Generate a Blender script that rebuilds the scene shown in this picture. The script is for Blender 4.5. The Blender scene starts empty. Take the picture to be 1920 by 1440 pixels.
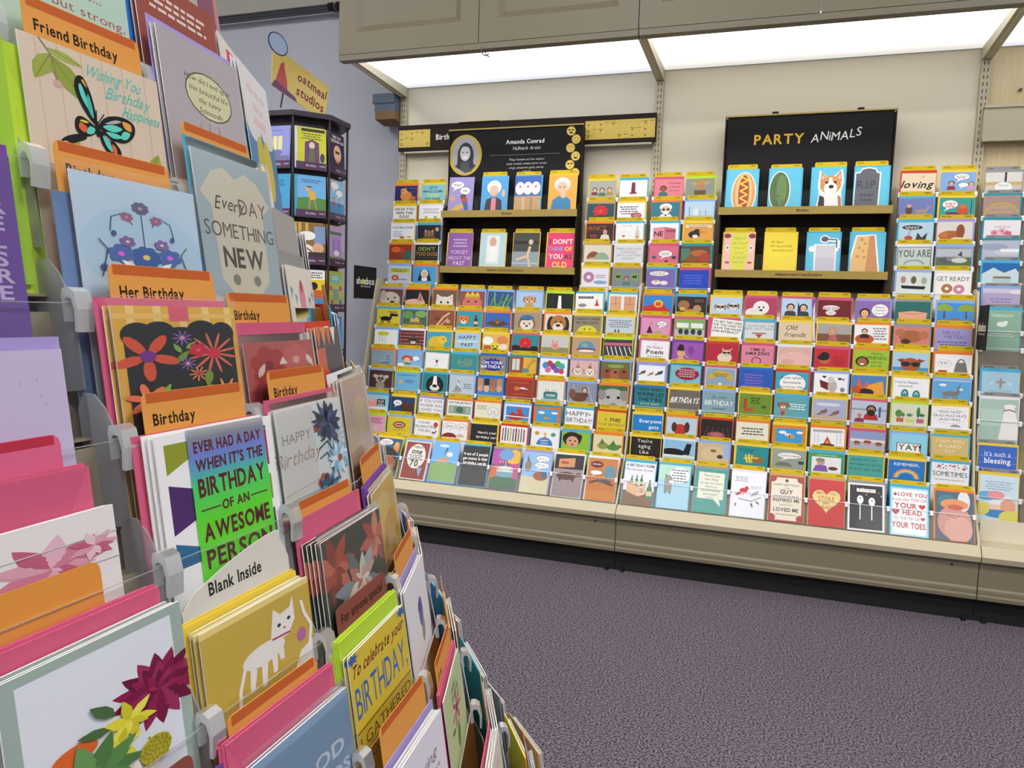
import bpy, bmesh, math, random
from mathutils import Matrix, Vector
random.seed(7)
scene = bpy.context.scene
col = scene.collection

# ------------------------------------------------------------------ camera, world, exposure
CAM = Vector((1.7554, -3.3945, 0.9886))
RIGHT = Vector((0.94441, 0.32714, 0.03261)); DOWN = Vector((0.06202, -0.07987, -0.99487)); FWD = Vector((-0.32286, 0.94159, -0.09572))
cam_data = bpy.data.cameras.new('camera'); cam = bpy.data.objects.new('camera', cam_data); col.objects.link(cam)
cam_data.sensor_fit = 'HORIZONTAL'; cam_data.sensor_width = 36.0; cam_data.lens = 1432.94 * 36.0 / 1920.0
cam_data.clip_start = 0.02; cam_data.clip_end = 60
m3 = Matrix((RIGHT, -DOWN, -FWD)).transposed()
cam.matrix_world = Matrix.Translation(CAM) @ m3.to_4x4()
scene.camera = cam
world = bpy.data.worlds.new('world'); scene.world = world; world.use_nodes = True
world.node_tree.nodes['Background'].inputs[0].default_value = (0.8, 0.85, 0.95, 1)
world.node_tree.nodes['Background'].inputs[1].default_value = 0.15
scene.view_settings.view_transform = 'Standard'; scene.view_settings.look = 'None'
scene.view_settings.gamma = 1.0; scene.view_settings.use_curve_mapping = False
scene.view_settings.exposure = 0.0
LIGHT_CEILING = 24.0      # ceiling troffers
LIGHT_CANOPY = 1.9      # lit diffusers under the canopy
scene.cycles.max_bounces = 6; scene.cycles.diffuse_bounces = 3; scene.cycles.glossy_bounces = 3; scene.cycles.transparent_max_bounces = 16
scene.cycles.sample_clamp_indirect = 6.0

# ------------------------------------------------------------------ colours and materials
def lin(c):
    return c / 12.92 if c <= 0.04045 else ((c + 0.055) / 1.055) ** 2.4
def hexc(h):
    if len(h) == 3: h = ''.join(x * 2 for x in h)
    return tuple(lin(int(h[i:i + 2], 16) / 255.0) for i in (0, 2, 4)) + (1.0,)
PAL = dict(o='ef8a3a', b='8fb4ee', c='52b4d8', y='f1d24a', p='d45f82', l='bcdc3e', v='a99ad8', w='e9e9ee', r='d2452c', t='2f97a5',
           g='9b9b9d', k='1d1c1e', W='f2f1ee', N='6b4a30', B='2f72c4', P='7d4ba6', G='4f8f3c', Y='e6c71c', R='c8282f', d='6b86b2', s='e9b48d', m='f4b9c4', n='caa271')
def C(c):
    return hexc(PAL.get(c, c))
ENVNAME = dict(d='dusty blue', o='orange', b='periwinkle blue', c='cyan', y='yellow', p='pink', l='lime green', v='lavender', w='white', r='red', t='teal', g='grey', B='blue', P='purple', n='tan')

def newmat(name):
    m = bpy.data.materials.new(name); m.use_nodes = True
    nt = m.node_tree; return m, nt, nt.nodes['Principled BSDF']
def flat(name, rgb, rough=0.5, metal=0.0, noise=0.06, scale=30.0, bump=0.0, spec=0.5):
    m, nt, b = newmat(name)
    c = hexc(rgb)
    tc = nt.nodes.new('ShaderNodeTexCoord'); nz = nt.nodes.new('ShaderNodeTexNoise'); nz.inputs['Scale'].default_value = scale; nz.inputs['Detail'].default_value = 4
    rp = nt.nodes.new('ShaderNodeValToRGB')
    rp.color_ramp.elements[0].color = tuple(max(0, x * (1 - noise)) for x in c[:3]) + (1,)
    rp.color_ramp.elements[1].color = tuple(min(1, x * (1 + noise)) for x in c[:3]) + (1,)
    nt.links.new(tc.outputs['Object'], nz.inputs['Vector']); nt.links.new(nz.outputs['Fac'], rp.inputs['Fac']); nt.links.new(rp.outputs['Color'], b.inputs['Base Color'])
    b.inputs['Roughness'].default_value = rough; b.inputs['Metallic'].default_value = metal; b.inputs['Specular IOR Level'].default_value = spec
    if bump:
        bp = nt.nodes.new('ShaderNodeBump'); bp.inputs['Strength'].default_value = bump; bp.inputs['Distance'].default_value = 0.002
        nt.links.new(nz.outputs['Fac'], bp.inputs['Height']); nt.links.new(bp.outputs['Normal'], b.inputs['Normal'])
    return m
def attrmat(name, rough, spec=0.4):
    m, nt, b = newmat(name)
    a = nt.nodes.new('ShaderNodeAttribute'); a.attribute_name = 'Col'
    nt.links.new(a.outputs['Color'], b.inputs['Base Color'])
    b.inputs['Roughness'].default_value = rough; b.inputs['Specular IOR Level'].default_value = spec
    return m
M_PRINT = attrmat('printed_card_stock', 0.42)
M_PAPER = attrmat('plain_paper', 0.7, 0.2)
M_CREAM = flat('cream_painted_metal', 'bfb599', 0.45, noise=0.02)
M_BASEP = flat('shaded_cream_metal', '7d745f', 0.5, noise=0.02)  # darker copy of the cream metal, shade of the upright front painted in
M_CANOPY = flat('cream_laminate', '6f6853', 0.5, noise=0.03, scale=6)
M_PANEL = flat('ivory_back_panel', 'e0d8c2', 0.6, noise=0.02, scale=5)
M_SLOT = flat('slot_black', '0c0b0a', 0.8)
M_KICK = flat('black_kick_plate', '080808', 0.7)
M_TIER = flat('taupe_tier', '7d7464', 0.6)
M_GTIER = flat('tan_tier', '8a806a', 0.6)
M_BROWN = flat('dark_brown_card', '261b13', 0.65, spec=0.25)
M_BLACK = flat('black_board', '141314', 0.65, spec=0.25)
M_GOLD = flat('gold_lip', 'b39a52', 0.45)
M_WALLP = flat('blue_grey_paint', 'b0b3be', 0.85, noise=0.015, scale=3)
M_SOFFIT = flat('warm_grey_paint', 'a9a69e', 0.85, noise=0.015, scale=3)
M_CEIL = flat('ceiling_tile', 'd5d3cd', 0.9, noise=0.03, scale=60)
M_CHROME = flat('dark_steel', '55565c', 0.25, 0.9)
M_SPIN = flat('dark_plum_plastic', '2a1f2c', 0.5)
M_WHITEP = flat('translucent_white_plastic', 'dfe0e2', 0.35)
M_EDGE = flat('acrylic_edge_glint', 'e9eef0', 0.2)  # white colour paints in the light caught by the clear lip edge
M_BLUEB = flat('blue_grey_wood', '5f7183', 0.7)
M_WOODB = flat('brown_wood', '8a6846', 0.7, noise=0.2, scale=20)
def wood():
    m, nt, b = newmat('pale_birch'); tc = nt.nodes.new('ShaderNodeTexCoord'); mp = nt.nodes.new('ShaderNodeMapping'); mp.inputs['Scale'].default_value = (30, 30, 1.5)
    nz = nt.nodes.new('ShaderNodeTexNoise'); nz.inputs['Scale'].default_value = 2.5; nz.inputs['Detail'].default_value = 6
    rp = nt.nodes.new('ShaderNodeValToRGB'); rp.color_ramp.elements[0].color = hexc('c9b381'); rp.color_ramp.elements[1].color = hexc('e3d2a6')
    nt.links.new(tc.outputs['Object'], mp.inputs[0]); nt.links.new(mp.outputs[0], nz.inputs['Vector']); nt.links.new(nz.outputs['Fac'], rp.inputs[0]); nt.links.new(rp.outputs[0], b.inputs['Base Color'])
    b.inputs['Roughness'].default_value = 0.5; return m
M_BIRCH = wood()
def carpet():
    m, nt, b = newmat('plum_grey_carpet'); tc = nt.nodes.new('ShaderNodeTexCoord')
    n1 = nt.nodes.new('ShaderNodeTexNoise'); n1.inputs['Scale'].default_value = 190; n1.inputs['Detail'].default_value = 4; n1.inputs['Roughness'].default_value = 0.75
    n2 = nt.nodes.new('ShaderNodeTexNoise'); n2.inputs['Scale'].default_value = 2.2; n2.inputs['Detail'].default_value = 3
    rp = nt.nodes.new('ShaderNodeValToRGB'); rp.color_ramp.elements[0].position = 0.40; rp.color_ramp.elements[1].position = 0.62
    rp.color_ramp.elements[0].color = hexc('141016'); rp.color_ramp.elements[1].color = hexc('8d838f')
    mx = nt.nodes.new('ShaderNodeMix'); mx.data_type = 'RGBA'; mx.blend_type = 'MULTIPLY'; mx.inputs['Factor'].default_value = 0.35
    nt.links.new(tc.outputs['Object'], n1.inputs['Vector']); nt.links.new(tc.outputs['Object'], n2.inputs['Vector'])
    nt.links.new(n1.outputs['Fac'], rp.inputs[0]); nt.links.new(rp.outputs[0], mx.inputs[6]); nt.links.new(n2.outputs['Color'], mx.inputs[7])
    r2 = nt.nodes.new('ShaderNodeValToRGB'); r2.color_ramp.elements[0].color = (.72, .72, .72, 1); r2.color_ramp.elements[1].color = (1, 1, 1, 1)
    nt.links.new(n2.outputs['Fac'], r2.inputs[0]); nt.links.new(r2.outputs[0], mx.inputs[7])
    nt.links.new(mx.outputs[2], b.inputs['Base Color'])
    bp = nt.nodes.new('ShaderNodeBump'); bp.inputs['Strength'].default_value = 0.12; bp.inputs['Distance'].default_value = 0.003
    nt.links.new(n1.outputs['Fac'], bp.inputs['Height']); nt.links.new(bp.outputs['Normal'], b.inputs['Normal'])
    b.inputs['Roughness'].default_value = 0.95; b.inputs['Specular IOR Level'].default_value = 0.1; return m
M_CARPET = carpet()
def clear(name, rgb, alpha, rough, ior=1.07):
    m, nt, b = newmat(name); nt.nodes.remove(b)
    tr = nt.nodes.new('ShaderNodeBsdfTransparent'); gl = nt.nodes.new('ShaderNodeBsdfGlossy'); df = nt.nodes.new('ShaderNodeBsdfDiffuse'); tl = nt.nodes.new('ShaderNodeBsdfTranslucent')
    gl.inputs['Roughness'].default_value = rough; gl.inputs['Color'].default_value = (1, 1, 1, 1)
    df.inputs['Color'].default_value = hexc(rgb); tl.inputs['Color'].default_value = hexc(rgb)
    a = nt.nodes.new('ShaderNodeAddShader'); m0 = nt.nodes.new('ShaderNodeMixShader'); m0.inputs[0].default_value = 0.5
    nt.links.new(df.outputs[0], m0.inputs[1]); nt.links.new(tl.outputs[0], m0.inputs[2])
    m1 = nt.nodes.new('ShaderNodeMixShader'); m1.inputs[0].default_value = alpha
    nt.links.new(tr.outputs[0], m1.inputs[1]); nt.links.new(m0.outputs[0], m1.inputs[2])
    fr = nt.nodes.new('ShaderNodeFresnel'); fr.inputs['IOR'].default_value = ior
    m2 = nt.nodes.new('ShaderNodeMixShader')
    nt.links.new(fr.outputs[0], m2.inputs[0]); nt.links.new(m1.outputs[0], m2.inputs[1]); nt.links.new(gl.outputs[0], m2.inputs[2])
    nt.links.new(m2.outputs[0], nt.nodes['Material Output'].inputs['Surface']); nt.nodes.remove(a)
    return m
M_CLEAR = clear('clear_acrylic', 'dfe6e8', 0.02, 0.08)
M_FROST = clear('frosted_plastic', 'c6cad0', 0.5, 0.35, 1.2)
M_CELLO = clear('cellophane_sleeve', 'e8eef2', 0.05, 0.12, 1.18)
M_CLIP = clear('milky_clip_plastic', 'dcdfe2', 0.82, 0.3, 1.25)
def emit(name, rgb, strength):
    m, nt, b = newmat(name); nt.nodes.remove(b); e = nt.nodes.new('ShaderNodeEmission'); e.inputs[0].default_value = tuple(rgb) + (1,); e.inputs[1].default_value = strength
    nt.links.new(e.outputs[0], nt.nodes['Material Output'].inputs['Surface']); return m
def diffuser(name, rgb, strength):
    m = emit(name, rgb, strength); nt = m.node_tree; e = [n for n in nt.nodes if n.type == 'EMISSION'][0]
    tc = nt.nodes.new('ShaderNodeTexCoord'); sp = nt.nodes.new('ShaderNodeSeparateXYZ'); mr = nt.nodes.new('ShaderNodeMapRange')
    mr.inputs['From Min'].default_value = -0.02; mr.inputs['From Max'].default_value = -0.40; mr.inputs['To Min'].default_value = strength * 0.42; mr.inputs['To Max'].default_value = strength * 1.35
    nt.links.new(tc.outputs['Object'], sp.inputs[0]); nt.links.new(sp.outputs[1], mr.inputs[0]); nt.links.new(mr.outputs[0], e.inputs[1]); return m
M_DIFF_COOL = diffuser('cool_lit_diffuser', (0.93, 0.95, 1.0), LIGHT_CANOPY * 1.08)
M_DIFF_WARM = diffuser('warm_lit_diffuser', (1.0, 0.965, 0.90), LIGHT_CANOPY)
M_TROFFER = emit('troffer_lens', (1.0, 0.97, 0.93), LIGHT_CEILING)
def holo():
    m, nt, b = newmat('holographic_foil')
    tc = nt.nodes.new('ShaderNodeTexCoord'); lw = nt.nodes.new('ShaderNodeLayerWeight'); sp = nt.nodes.new('ShaderNodeSeparateXYZ')
    rp = nt.nodes.new('ShaderNodeValToRGB'); el = rp.color_ramp.elements
    el[0].color = hexc('86e82c'); el[0].position = 0.0; el[1].color = hexc('c8c8d0'); el[1].position = 1.0
    for pz, h in ((0.62, '6af03c'), (0.76, '4fe87a'), (0.82, '5fb8d8'), (0.89, '7d8fe8'), (0.96, '8f98ae')):
        e = el.new(pz); e.color = hexc(h)
    nt.links.new(tc.outputs['Generated'], sp.inputs[0]); nt.links.new(sp.outputs[1], rp.inputs[0]); nt.links.new(rp.outputs[0], b.inputs['Base Color'])
    b.inputs['Roughness'].default_value = 0.3; b.inputs['Metallic'].default_value = 0.35; return m
M_HOLO = holo()

# ------------------------------------------------------------------ mesh building
class MB:
    def __init__(s): s.v = []; s.f = []; s.c = []
    def poly(s, pts, c=None):
        i = len(s.v); s.v += [tuple(p) for p in pts]; s.f.append(tuple(range(i, i + len(pts)))); s.c.append(c)
    def box(s, x0, x1, y0, y1, z0, z1, c=None):
        i = len(s.v)
        s.v += [(x0, y0, z0), (x1, y0, z0), (x1, y1, z0), (x0, y1, z0), (x0, y0, z1), (x1, y0, z1), (x1, y1, z1), (x0, y1, z1)]
        for f in ((0, 3, 2, 1), (4, 5, 6, 7), (0, 1, 5, 4), (1, 2, 6, 5), (2, 3, 7, 6), (3, 0, 4, 7)):
            s.f.append(tuple(i + k for k in f)); s.c.append(c)
    def prism(s, pts, z0, z1, c=None):          # outline in xy (ccw), extruded in z
        n = len(pts); i = len(s.v)
        s.v += [(x, y, z0) for x, y in pts] + [(x, y, z1) for x, y in pts]
        s.f.append(tuple(i + n - 1 - k for k in range(n))); s.c.append(c)
        s.f.append(tuple(i + n + k for k in range(n))); s.c.append(c)
        for k in range(n):
            j = (k + 1) % n; s.f.append((i + k, i + j, i + n + j, i + n + k)); s.c.append(c)
    def prism_x(s, pts, x0, x1, c=None):        # outline in (y,z), extruded along x
        n = len(pts); i = len(s.v)
        s.v += [(x0, y, z) for y, z in pts] + [(x1, y, z) for y, z in pts]
        s.f.append(tuple(i + n - 1 - k for k in range(n))); s.c.append(c)
        s.f.append(tuple(i + n + k for k in range(n))); s.c.append(c)
        for k in range(n):
            j = (k + 1) % n; s.f.append((i + k, i + j, i + n + j, i + n + k)); s.c.append(c)
    def mesh(s, name, mat):
        me = bpy.data.meshes.new(name); me.from_pydata(s.v, [], s.f); me.materials.append(mat)
        if any(c is not None for c in s.c):
            a = me.color_attributes.new('Col', 'FLOAT_COLOR', 'CORNER'); buf = []
            for f, c in zip(s.f, s.c): buf += list(c or (0.8, 0.8, 0.8, 1)) * len(f)
            a.data.foreach_set('color', buf)
        me.update(); return me
    def build(s, name, mat, parent=None):
        return link(name, s.mesh(name, mat), parent)
def link(name, me, parent=None, mw=None):
    o = bpy.data.objects.new(name, me); col.objects.link(o)
    if parent is not None: o.parent = parent
    if mw is not None: o.matrix_world = mw
    return o
def tag(o, label=None, cat=None, group=None, kind=None):
    if label: o['label'] = label
    if cat: o['category'] = cat
    if group: o['group'] = group
    if kind: o['kind'] = kind
    return o
def empty(name, loc=(0, 0, 0)):
    o = bpy.data.objects.new(name, None); col.objects.link(o); o.location = loc; o.empty_display_size = 0.05; return o
def boxobj(name, mat, parent, *b):
    m = MB(); m.box(*b); return m.build(name, mat, parent)
def frame_mat(o, r, u, n):
    return Matrix(((r.x, u.x, n.x, o.x), (r.y, u.y, n.y, o.y), (r.z, u.z, n.z, o.z), (0, 0, 0, 1)))

# ------------------------------------------------------------------ glyphs (built-in font)
CHARS = "ABCDEFGHIJKLMNOPQRSTUVWXYZabcdefghijklmnopqrstuvwxyz0123456789!?.,:'-&"
GLY = {}
def make_glyphs():
    tmp = []
    for bold in (0, 1):
        for ch in CHARS:
            cu = bpy.data.curves.new('glyph', 'FONT'); cu.body = ch; cu.resolution_u = 3; cu.dimensions = '2D'; cu.fill_mode = 'FRONT'
            if bold: cu.offset = 0.024
            o = bpy.data.objects.new('glyph', cu); col.objects.link(o); tmp.append((bold, ch, o, cu))
    dg = bpy.context.evaluated_depsgraph_get(); dg.update()
    for bold, ch, o, cu in tmp:
        ev = o.evaluated_get(dg); me = ev.to_mesh()
        vs = [(v.co.x, v.co.y) for v in me.vertices]; fs = [tuple(p.vertices) for p in me.polygons]
        x0 = min(v[0] for v in vs); x1 = max(v[0] for v in vs)
        out = []
        for f in fs:
            a = sum(vs[f[i]][0] * vs[f[(i + 1) % len(f)]][1] - vs[f[(i + 1) % len(f)]][0] * vs[f[i]][1] for i in range(len(f)))
            out.append(f if a > 0 else f[::-1])
        GLY[(bold, ch)] = ([(v[0] - x0, v[1]) for v in vs], out, x1 - x0)
        ev.to_mesh_clear()
    for _, _, o, cu in tmp:
        bpy.data.objects.remove(o); bpy.data.curves.remove(cu)
make_glyphs()
CAPH = max(v[1] for v in GLY[(0, 'H')][0])
def text_geo(txt, cap, bold=0, shear=0.0, xs=1.0, maxw=None, jitter=0.0, track=0.09):
    """list of polygons (x,y) for a line of text centred on the origin, cap height = cap"""
    sc = cap / CAPH; x = 0; out = []
    rnd = random.Random(txt)
    for ch in txt:
        if ch == ' ': x += 0.3; continue
        g = GLY.get((bold, ch))
        if g is None: x += 0.3; continue
        dy = rnd.uniform(-jitter, jitter)
        for f in g[1]: out.append([(g[0][i][0] + x, g[0][i][1] + dy) for i in f])
        x += g[2] + track
    w = max(x - track, 0.01)
    k = sc * xs
    if maxw and w * k > maxw: k = maxw / w
    return [[((px - w / 2) * k + shear * (py - CAPH / 2) * sc, (py - CAPH / 2) * sc) for px, py in f] for f in out]

# ------------------------------------------------------------------ flat artwork printed on cards (x 0..1 across, y down, unit = card width)
def clip(poly, x0, y0, x1, y1):
    for ax, lim, sg in ((0, x0, 1), (0, x1, -1), (1, y0, 1), (1, y1, -1)):
        out = []
        for i in range(len(poly)):
            a, b = poly[i - 1], poly[i]
            da, db = sg * (a[ax] - lim), sg * (b[ax] - lim)
            if (da >= 0) != (db >= 0):
                t = da / (da - db); out.append((a[0] + t * (b[0] - a[0]), a[1] + t * (b[1] - a[1])))
            if db >= 0: out.append(b)
        poly = out
        if len(poly) < 3: return None
    return poly
def area(p):
    return sum(p[i - 1][0] * p[i][1] - p[i][0] * p[i - 1][1] for i in range(len(p)))
class Art:
    def __init__(s, h): s.h = h; s.items = []
    def P(s, pts, c): s.items.append([(pts, C(c))])
    def E(s, x, y, rx, ry, c, n=18, a0=0.0, a1=360.0):
        s.P([(x + rx * math.cos(math.radians(a0 + (a1 - a0) * i / n)), y + ry * math.sin(math.radians(a0 + (a1 - a0) * i / n))) for i in range(n + (a1 - a0 < 360))], c)
    def R(s, x, y, w, h, c): s.P([(x, y), (x + w, y), (x + w, y + h), (x, y + h)], c)
    def L(s, c, wd, pts):
        grp = []
        for (ax, ay), (bx, by) in zip(pts, pts[1:]):
            d = math.hypot(bx - ax, by - ay) or 1; nx, ny = -(by - ay) / d * wd / 2, (bx - ax) / d * wd / 2
            grp.append(([(ax + nx, ay + ny), (bx + nx, by + ny), (bx - nx, by - ny), (ax - nx, ay - ny)], C(c)))
        for k, g in enumerate(grp): s.items.append([g])
    def T(s, x, y, size, c, txt, bold=0, shear=0.0, xs=0.9, jit=0.0, maxw=0.92, rot=0.0):
        cc = C(c); ca, sa = math.cos(rot), math.sin(rot)
        s.items.append([([(x + px * ca + py * sa, y - py * ca + px * sa) for px, py in f], cc) for f in text_geo(txt, size, bold, shear, xs, maxw, jit)])
    def mesh(s, name, mat, w, h, bg=None, ky=1.0):
        """mesh in card space: x in [-w/2,w/2], y in [0,h], z layers upward from 0"""
        mb = MB(); z = 0.0
        if bg: mb.poly([(-w / 2, 0, z), (w / 2, 0, z), (w / 2, h, z), (-w / 2, h, z)], C(bg))
        dz = 0.000015
        for grp in s.items:
            z += dz
            for pts, c in grp:
                q = clip([(x, y * ky) for x, y in pts], 0.0, 0.0, 1.0, h / w)
                if not q: continue
                q = [((x - 0.5) * w, h - y * w, z) for x, y in q]
                if area(q) < 0: q = q[::-1]
                mb.poly(q, c)
        return mb.mesh(name, mat)
def nums(a): return [float(x) for x in a]
def draw(s, spec, h=1.4):
    A = s
    for it in spec.split('|'):
        it = it.strip()
        if not it: continue
        k, *a = it.split(' ')
        k, _, mw_ = k.partition('@'); mw_ = float(mw_) if mw_ else .92
        if k == 'r': A.R(*nums(a[:4]), a[4])
        elif k == 'e': A.E(*nums(a[:4]), a[4])
        elif k == 'a': A.E(*nums(a[:4]), a[4], 14, float(a[5]), float(a[6]))
        elif k == 'p': v = nums(a[1:]); A.P(list(zip(v[::2], v[1::2])), a[0])
        elif k == 'c':                                      # smooth closed outline
            v = nums(a[1:]); q = list(zip(v[::2], v[1::2])); n = len(q); out = []
            for i in range(n):
                p0, p1, p2, p3 = q[i - 1], q[i], q[(i + 1) % n], q[(i + 2) % n]
                for t in (0.0, .25, .5, .75):
                    out.append(tuple(.5 * (2 * p1[d] + (p2[d] - p0[d]) * t + (2 * p0[d] - 5 * p1[d] + 4 * p2[d] - p3[d]) * t * t + (3 * p1[d] - p0[d] - 3 * p2[d] + p3[d]) * t ** 3) for d in (0, 1)))
            A.P(out, a[0])
        elif k == 'l': v = nums(a[2:]); A.L(a[0], float(a[1]), list(zip(v[::2], v[1::2])))
        elif k in 'tbsk' and len(k) == 1:
            A.T(float(a[0]), float(a[1]), float(a[2]), a[3], ' '.join(a[4:]), bold=k in 'bk', shear=0.28 if k in 'sk' else 0.0, jit=0.05 if k in 'sk' else 0.0, maxw=mw_)
        elif k == 'q':                                      # unreadably small lines of print
            x, y, w, lh = nums(a[:4]); n = int(a[5])
            for i in range(n):
                f = w * (1.0 if i % 2 == 0 else 0.82) ; x0 = x - f / 2
                while x0 < x + f / 2 - 0.02:
                    ww = min(random.uniform(0.05, 0.12), x + f / 2 - x0); A.R(x0, y + i * lh, ww, lh * 0.45, a[4]); x0 += ww + 0.022
        elif k == 'bub':                                    # speech bubble
            x, y, rx, ry = nums(a[:4]); sx = float(a[4]) if len(a) > 4 else 1
            A.E(x, y, rx + .012, ry + .012, 'k'); A.P([(x - rx * .3 * sx, y + ry * .7), (x - rx * .8 * sx, y + ry * 1.7), (x + rx * .05 * sx, y + ry * .9)], 'W'); A.E(x, y, rx, ry, 'W')
        elif k == 'dog':
            x, y, z = nums(a[:3]); h_, e_ = a[3], a[4]
            A.E(x - .72 * z, y - .05 * z, .27 * z, .52 * z, e_); A.E(x + .72 * z, y - .05 * z, .27 * z, .52 * z, e_); A.E(x, y, .78 * z, .74 * z, h_)
            A.E(x, y + .38 * z, .42 * z, .36 * z, 'e8ddd0'); A.E(x - .3 * z, y - .1 * z, .1 * z, .11 * z, 'k'); A.E(x + .3 * z, y - .1 * z, .1 * z, .11 * z, 'k'); A.E(x, y + .22 * z, .17 * z, .12 * z, 'k')
        elif k == 'cat':
            x, y, z = nums(a[:3]); h_ = a[3]
            for sg in (-1, 1): A.P([(x + sg * .75 * z, y - .95 * z), (x + sg * .78 * z, y - .1 * z), (x + sg * .15 * z, y - .6 * z)], h_); A.P([(x + sg * .68 * z, y - .78 * z), (x + sg * .68 * z, y - .3 * z), (x + sg * .35 * z, y - .5 * z)], 'e3b0a4')
            A.E(x, y, .82 * z, .7 * z, h_); A.E(x - .32 * z, y - .1 * z, .1 * z, .13 * z, 'k'); A.E(x + .32 * z, y - .1 * z, .1 * z, .13 * z, 'k'); A.E(x, y + .2 * z, .09 * z, .06 * z, 'a05050')
        elif k == 'man':
            x, y, z = nums(a[:3]); sk, hr, sh = a[3:6]
            A.E(x, y - .1 * z, .72 * z, .8 * z, hr); A.P([(x - 1.1 * z, y + 2 * z), (x - .85 * z, y + .95 * z), (x - .25 * z, y + .7 * z), (x + .25 * z, y + .7 * z), (x + .85 * z, y + .95 * z), (x + 1.1 * z, y + 2 * z)], sh)
            A.R(x - .18 * z, y + .4 * z, .36 * z, .42 * z, sk); A.E(x, y + .05 * z, .5 * z, .64 * z, sk); A.E(x - .2 * z, y - .02 * z, .07 * z, .06 * z, 'k'); A.E(x + .2 * z, y - .02 * z, .07 * z, .06 * z, 'k'); A.E(x, y + .38 * z, .17 * z, .06 * z, 'a83a3a')
        elif k == 'quad':
            x, y, z = nums(a[:3]); c = a[3]
            for dx in (-.6, -.35, .35, .6): A.R(x + dx * z - .07 * z, y + .1 * z, .14 * z, .7 * z, c)
            A.E(x, y, .8 * z, .36 * z, c); A.P([(x + .5 * z, y - .1 * z), (x + .72 * z, y - .75 * z), (x + .98 * z, y - .7 * z), (x + .8 * z, y + .1 * z)], c); A.E(x + .98 * z, y - .68 * z, .28 * z, .17 * z, c)
            A.L(c, .08 * z, [(x - .75 * z, y - .1 * z), (x - 1 * z, y - .4 * z)]); A.P([(x + .75 * z, y - .8 * z), (x + .8 * z, y - 1.1 * z), (x + .92 * z, y - .8 * z)], c)
        elif k == 'bird':
            x, y, z = nums(a[:3]); c = a[3]
            A.L('k', .05 * z, [(x, y + .4 * z), (x - .05 * z, y + .9 * z)]); A.P([(x - .4 * z, y), (x - 1.3 * z, y + .75 * z), (x - .9 * z, y + .85 * z), (x, y + .35 * z)], c); A.E(x, y, .6 * z, .42 * z, c); A.E(x + .45 * z, y - .42 * z, .3 * z, .3 * z, c)
            A.P([(x + .7 * z, y - .5 * z), (x + 1.05 * z, y - .4 * z), (x + .7 * z, y - .3 * z)], 'e0a030'); A.E(x + .5 * z, y - .47 * z, .06 * z, .06 * z, 'k')
        elif k == 'cake':
            x, y, z = nums(a[:3]); c, ic = a[3], a[4]
            A.R(x - z, y, 2 * z, .9 * z, c); A.E(x, y + .9 * z, z, .2 * z, c); A.E(x, y, z, .24 * z, ic); A.R(x - z, y + .28 * z, 2 * z, .16 * z, ic)
            for i in range(5): A.R(x + (-.7 + .35 * i) * z - .03 * z, y - .65 * z, .07 * z, .6 * z, ('R', 'B', 'y', 'G', 'p')[i]); A.E(x + (-.7 + .35 * i) * z, y - .72 * z, .06 * z, .1 * z, 'ffd75a')
        elif k == 'tree':
            x, y, z = nums(a[:3]); A.P([(x - .12 * z, y + 1.4 * z), (x - .05 * z, y), (x + .05 * z, y), (x + .14 * z, y + 1.4 * z)], 'N'); A.E(x, y - .2 * z, .75 * z, .5 * z, a[3]); A.E(x - .5 * z, y + .05 * z, .45 * z, .32 * z, a[3]); A.E(x + .5 * z, y + .05 * z, .45 * z, .32 * z, a[3])
        elif k == 'burst':
            x, y, z = nums(a[:3]); n = int(a[4]); ra = float(a[5]) if len(a) > 5 else .7
            A.P([(x + z * (1 if i % 2 == 0 else ra) * math.cos(math.pi * i / n), y + z * .7 * (1 if i % 2 == 0 else ra) * math.sin(math.pi * i / n)) for i in range(2 * n)], a[3])
        elif k == 'bottle':
            x, y, z = nums(a[:3]); A.R(x - .1 * z, y, .2 * z, .5 * z, a[3]); A.P([(x - .1 * z, y + .45 * z), (x + .1 * z, y + .45 * z), (x + .26 * z, y + .8 * z), (x - .26 * z, y + .8 * z)], a[3]); A.R(x - .26 * z, y + .79 * z, .52 * z, 1.0 * z, a[3]); A.R(x - .26 * z, y + 1.05 * z, .52 * z, .45 * z, 'd9c9a0'); A.R(x - .11 * z, y - .08 * z, .22 * z, .1 * z, 'c9b060')
        elif k == 'shades':
            x, y, z = nums(a[:3]); A.E(x - .4 * z, y, .36 * z, .27 * z, 'k'); A.E(x + .4 * z, y, .36 * z, .27 * z, 'k'); A.R(x - .8 * z, y - .16 * z, 1.6 * z, .1 * z, 'k')
        elif k == 'heart':
            x, y, z = nums(a[:3]); A.P([(x + z * .0625 * 16 * math.sin(t) ** 3, y - z * .0625 * (13 * math.cos(t) - 5 * math.cos(2 * t) - 2 * math.cos(3 * t) - math.cos(4 * t))) for t in [i * math.pi / 14 for i in range(28)]], a[3])
        elif k == 'flower':
            x, y, z = nums(a[:3]); n = int(a[5]) if len(a) > 5 else 6; asp = float(a[6]) if len(a) > 6 else .42
            for i in range(n):
                t = 2 * math.pi * i / n + .3; cx, cy = x + .6 * z * math.cos(t), y + .6 * z * math.sin(t)
                A.P([(cx + .48 * z * math.cos(u) * math.cos(t) - asp * z * math.sin(u) * math.sin(t), cy + .48 * z * math.cos(u) * math.sin(t) + asp * z * math.sin(u) * math.cos(t)) for u in [j * math.pi / 5 for j in range(10)]], a[3])
            A.E(x, y, .26 * z, .26 * z, a[4], 10)
        elif k == 'leaf':                                   # leaf x y length angle colour
            x, y, z, an = nums(a[:4]); t = math.radians(an); ca, sa = math.cos(t), math.sin(t)
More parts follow.
